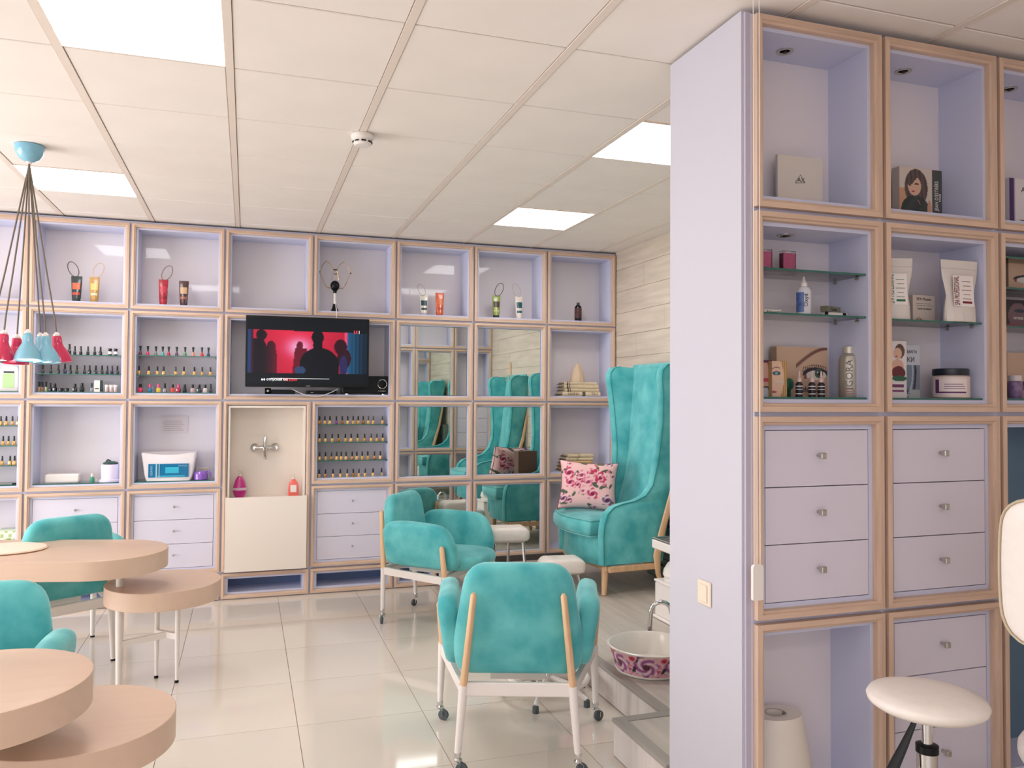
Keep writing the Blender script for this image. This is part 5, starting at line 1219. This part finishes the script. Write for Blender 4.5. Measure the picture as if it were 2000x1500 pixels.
# ---- oval tables with lower round side tops
def make_table(label):
    t = thing('oval_table', label, 'table', (0, 0, 0), 0, 'oval manicure tables with round side tops')
    H, TH, R_, L = .74, .095, .298, 1.0
    n = 28; out = [(R_*math.cos(a), R_*math.sin(a)) for a in [-PI/2+PI*i/n for i in range(n+1)]]+[(-L+R_*math.cos(a), R_*math.sin(a)) for a in [PI/2+PI*i/n for i in range(n+1)]]
    def slab(out_, z0, z1, e=.002):
        cu = sum(q[0] for q in out_)/len(out_); cv = sum(q[1] for q in out_)/len(out_)
        def rg(k_, z_): return [(cu+(x_-cu)*(1-k_/R_), cv+(y_-cv)*(1-k_/R_), z_) for x_, y_ in out_]
        return MB().rings([rg(e, z0), rg(0, z0+e), rg(0, z1-e), rg(e, z1)])
    obj('table_top', slab(out, H-TH, H), TOPW, t)
    c = (.217, .221); n2 = 56
    obj('side_top', slab([(c[0]+.292*math.cos(2*PI*i/n2), c[1]+.292*math.sin(2*PI*i/n2)) for i in range(n2)], .435, .53), TOPW, t)
    for (x_, y_) in ((.035, .103), (-.90, .13), (-.90, -.13), (-.25, -.0)):
        if (x_, y_) == (-.25, -.0): continue
        l = obj('leg', MB().tube([(x_, y_, H-TH), (x_, y_, .3), (x_, y_, .014)], [.0215, .02, .013], 14), WHITE, t)
        obj('glide', MB().lathe([(.012, 0), (.012, .012), (.008, .016)], c=(x_, y_, 0), n=12), BLACK, l)
    for (x_, y_) in ((.175, .247), (.310, .172)):
        l = obj('leg', MB().tube([(x_, y_, .435), (x_, y_, .2), (x_, y_, .014)], [.0135, .0125, .008], 12), WHITE, t)
        obj('glide', MB().lathe([(.011, 0), (.011, .01), (.006, .014)], c=(x_, y_, 0), n=12), BLACK, l)
    def bar(a_, b_, w_=.011, h_=.016):
        a_, b_ = Vector(a_), Vector(b_); d = (b_-a_).normalized(); p_ = Vector((d.y, -d.x, 0))*w_; u_ = Vector((0, 0, h_))
        return MB().rings([[q-p_-u_, q+p_-u_, q+p_+u_, q-p_+u_] for q in (a_, b_)])
    obj('stretcher', bar((.175, .247, .245), (.310, .172, .245)), WHITE, t, smooth=0)
    obj('stretcher', bar((.035, .103, .225), (.2425, .21, .245)), WHITE, t, smooth=0)
    obj('stretcher', bar((-.90, .13, .20), (-.90, -.13, .20)), WHITE, t, smooth=0)
    obj('under_rail', MB().rbox(-.90, .09, H-TH-.045, .035, .115, H-TH-.02, .003), WHITE, t)
    return t
T1_ = make_table('pale oak oval table with a lower round side top, nearer the shelves'); T1_.location = (2.295, -1.845, 0); T1_.rotation_euler = (0, 0, math.radians(-15))
dup(T1_, (2.262, -3.815, 0), math.radians(0), 'pale oak oval table at the lower left photo corner')
# light pad lying on far table
c = at(0, 1072, 2, .755)
t = thing('hand_rest', 'flat round cream pad lying on the far oval table', 'hand rest', (1.82, -1.72, .741))
obj('pad', MB().lathe([(.17, 0), (.185, .004), (.18, .012), (.15, .018), (.03, .02)], n=40, sy=.85), mat('cream pad', (244, 226, 206), .5), t); obj('edge_seam', MB().lathe([(.186, .003), (.187, .006)], n=40, sy=.85, cap=(False, False)), BEECH, t)
# ---- pendant cluster
PB = mat('sky blue enamel', (128, 186, 208), .25, coat=.4); PK = mat('raspberry enamel', (206, 34, 84), .25, coat=.4); CORD = mat('taupe cord', (120, 108, 96), .7)
cpt = at(58, 284, 2, ZC)
t = thing('ceiling_canopy', 'sky blue dome canopy holding the bundle of pendant cords', 'ceiling rose', (cpt.x, cpt.y, ZC-.003))
obj('dome', MB().lathe([(.070, 0), (.070, -.012), (.063, -.042), (.046, -.068), (.022, -.082), (.004, -.085)], n=32), PB, t)
obj('cord_gland', MB().lathe([(.014, -.083), (.013, -.092), (.004, -.094)], n=16), WHITE, t)
prof = [(.016, .132), (.024, .127), (.027, .113), (.027, .094), (.033, .078), (.047, .060), (.060, .037), (.070, .010), (.073, 0)]
cen = Vector((cpt.x-.0, cpt.y-.03, 1.700)); names_ = [(7, 'b', .155), (-38, 'p', .15), (-70, 'b', .16), (-112, 'p', .165), (42, 'b', .155), (84, 'p', .16), (140, 'b', .13), (-165, 'p', .13), (0, 'b', 0)]
lab_ = ['sky blue pendant lamp at the front of the cluster, lit', 'raspberry pendant lamp left of the lit front one', 'sky blue pendant lamp at the left side of the cluster', 'raspberry pendant lamp at the back left of the cluster', 'sky blue pendant lamp right of the lit front one', 'raspberry pendant lamp at the right end of the cluster', 'sky blue pendant lamp at the back right of the cluster', 'sky blue pendant lamp hanging lowest in the middle of the cluster, lit']
vdir = Vector((cpt.x-CAM.x, cpt.y-CAM.y, 0)).normalized(); vr = Vector((vdir.y, -vdir.x, 0))
prof = [(r_*.86, z_*1.04) for r_, z_ in prof]
shm = {k_: MB().rings([[(r_*math.cos(2*PI*j/28), r_*math.sin(2*PI*j/28), z_) for j in range(28)] for r_, z_ in prof+[(.060, .002), (.057, .011), (.048, .038), (.036, .058), (.019, .078)]], cap=(True, True)).mesh('shade', m_, 60) for k_, m_ in (('b', PB), ('p', PK))}
for (ang, kc, rad), lb in zip(names_, lab_):
    a = math.radians(ang); off = vr*math.sin(a)*rad - vdir*math.cos(a)*rad
    p_ = cen+off+Vector((0, 0, -.012 if rad == 0 else .006*math.sin(ang)))
    topv = Vector((cpt.x, cpt.y, ZC-.095)); tilt = off.normalized() if rad else Vector((0, 0, 0))
    t = thing('pendant_lamp', lb, 'pendant lamp', p_, 0, 'cluster of blue and pink pendant lamps')
    # lean: the bottoms spread outward along the cord direction
    q = Vector((0, 0, 1)).rotation_difference((Vector((0, 0, 1))-tilt*.10).normalized()); t.rotation_mode = 'QUATERNION'; t.rotation_quaternion = q
    obj('shade', shm[kc], None, t)
    obj('socket', MB().lathe([(.016, .132), (.016, .144), (.009, .150), (.006, .156)], n=14), WHITE, t)
    lit = lb.endswith('lit')
    obj('bulb', MB().lathe([(.004, .078), (.02, .05), (.046 if lit else .03, .012), (.040 if lit else .02, .004), (.008, .002)], n=20), BULB if lit else BULBD, t)
    inv = q.inverted(); tl = inv @ (topv-p_); pk_ = Vector((0, 0, .155))
    L_ = (tl-pk_); pts = [pk_, pk_+Vector((0, 0, .05))+L_*.02, pk_+L_*.35+Vector((0, 0, 0)), pk_+L_*.7, tl]
    obj('cord', MB().tube(pts, .0042, 6), CORD, t)
# ---- foreground right: stool and chair back
t = thing('round_stool', 'round white padded stool on a chrome gas lift in the right foreground', 'stool', (4.795, -4.62, 0))
zs_ = .690
sm_ = MB().lathe([(.08, zs_-.018), (.135, zs_-.014), (.152, zs_-.002), (.156, zs_+.010), (.149, zs_+.022), (.115, zs_+.033), (.06, zs_+.038), (.01, zs_+.039)], n=48)
o = obj('seat', sm_, LEATH, t, smooth=80)
obj('seat_plate', MB().lathe([(.04, zs_-.045), (.05, zs_-.018)], n=24), BLACK, t)
obj('gas_lift', MB().lathe([(.0145, .3), (.0145, zs_-.04)], n=20), CHROME, t)
obj('collar', MB().lathe([(.03, .555), (.03, .575), (.016, .58)], n=20), BLACK, t)
obj('outer_tube', MB().lathe([(.027, .12), (.027, .556)], n=24), CHROME, t)
obj('lift_lever', MB().tube([(-.02, .02, zs_-.05), (-.05, .03, zs_-.12), (-.09, .04, zs_-.2)], [.008, .014, .02], 8, flat=.4), BLACK, t)
for q_ in range(5):
    a = q_*2*PI/5+.5
    l = obj('leg', MB().tube([(.02*math.cos(a), .02*math.sin(a), .13), (.14*math.cos(a), .14*math.sin(a), .115), (.26*math.cos(a), .26*math.sin(a), .075)], [.024, .018, .014], 10), CHROME, t)
    cx2, cy2 = .26*math.cos(a), .26*math.sin(a)
    obj('caster_wheel', MB().rings([[(cx2-math.sin(a)*e, cy2+math.cos(a)*e, 0)] and [(cx2-math.sin(a)*e+math.cos(a)*r_*math.cos(2*PI*j/16), cy2+math.cos(a)*e+math.sin(a)*r_*math.cos(2*PI*j/16), .028+r_*math.sin(2*PI*j/16)) for j in range(16)] for e, r_ in ((-.014, .02), (-.011, .028), (.011, .028), (.014, .02))]), BLACK, l)
t = thing('desk_chair', 'white leatherette chair with curved back, cut by the right photo edge', 'chair', (5.07, -4.86, 0))
out = rpoly([(-.20, 0, .11), (.20, 0, .11), (.215, .2, .15), (.20, .41, .09), (-.20, .41, .09), (-.215, .2, .15)], 6)
CB = mapper((0.02, 0.0, .86), rx=0, ry=0, rz=math.radians(-62))
mb_ = MB().pad(out, .05, .022, .008, lambda u_, v_, d: CB(u_, v_, d+1.1*u_*u_+.25*(v_-.2)**2*-1))
bk = obj('backrest', mb_, LEATH, t, smooth=80)
obj('piping', MB().tube([CB(u_*.985, .2+(v_-.2)*.985, -.024+1.1*u_*u_-.25*(v_-.2)**2) for u_, v_ in out+out[:1]], .0035, 6, cap=False), mat('beige piping', (196, 180, 150), .6), bk)
obj('back_stem', MB().tube([CB(0, .1, .03), CB(0, -.05, .06), CB(0, -.33, .08), CB(0, -.40, .24)], .016, 10), CHROME, t)
sc_ = Vector(CB(0, -.4, .30)); 
mbs = MB().pad([(.22*math.cos(a), .22*math.sin(a)) for a in [2*PI*i/32 for i in range(32)]], .08, .035, .01, lambda u_, v_, d: (sc_.x+u_, sc_.y+v_, .49+d)); mbs.f = [q[::-1] for q in mbs.f]
obj('seat', mbs, LEATH, t, smooth=80)
obj('column', MB().lathe([(.027, .08), (.027, .3), (.015, .3), (.015, .455)], c=(sc_.x, sc_.y, 0), n=18), CHROME, t)
for q_ in range(5):
    a = q_*2*PI/5
    l = obj('leg', MB().tube([(sc_.x, sc_.y, .10), (sc_.x+.26*math.cos(a), sc_.y+.26*math.sin(a), .06)], [.022, .014], 10), CHROME, t)
    obj('glide', MB().lathe([(.02, 0), (.02, .04), (.012, .06)], c=(sc_.x+.26*math.cos(a), sc_.y+.26*math.sin(a), 0), n=12), BLACK, l)
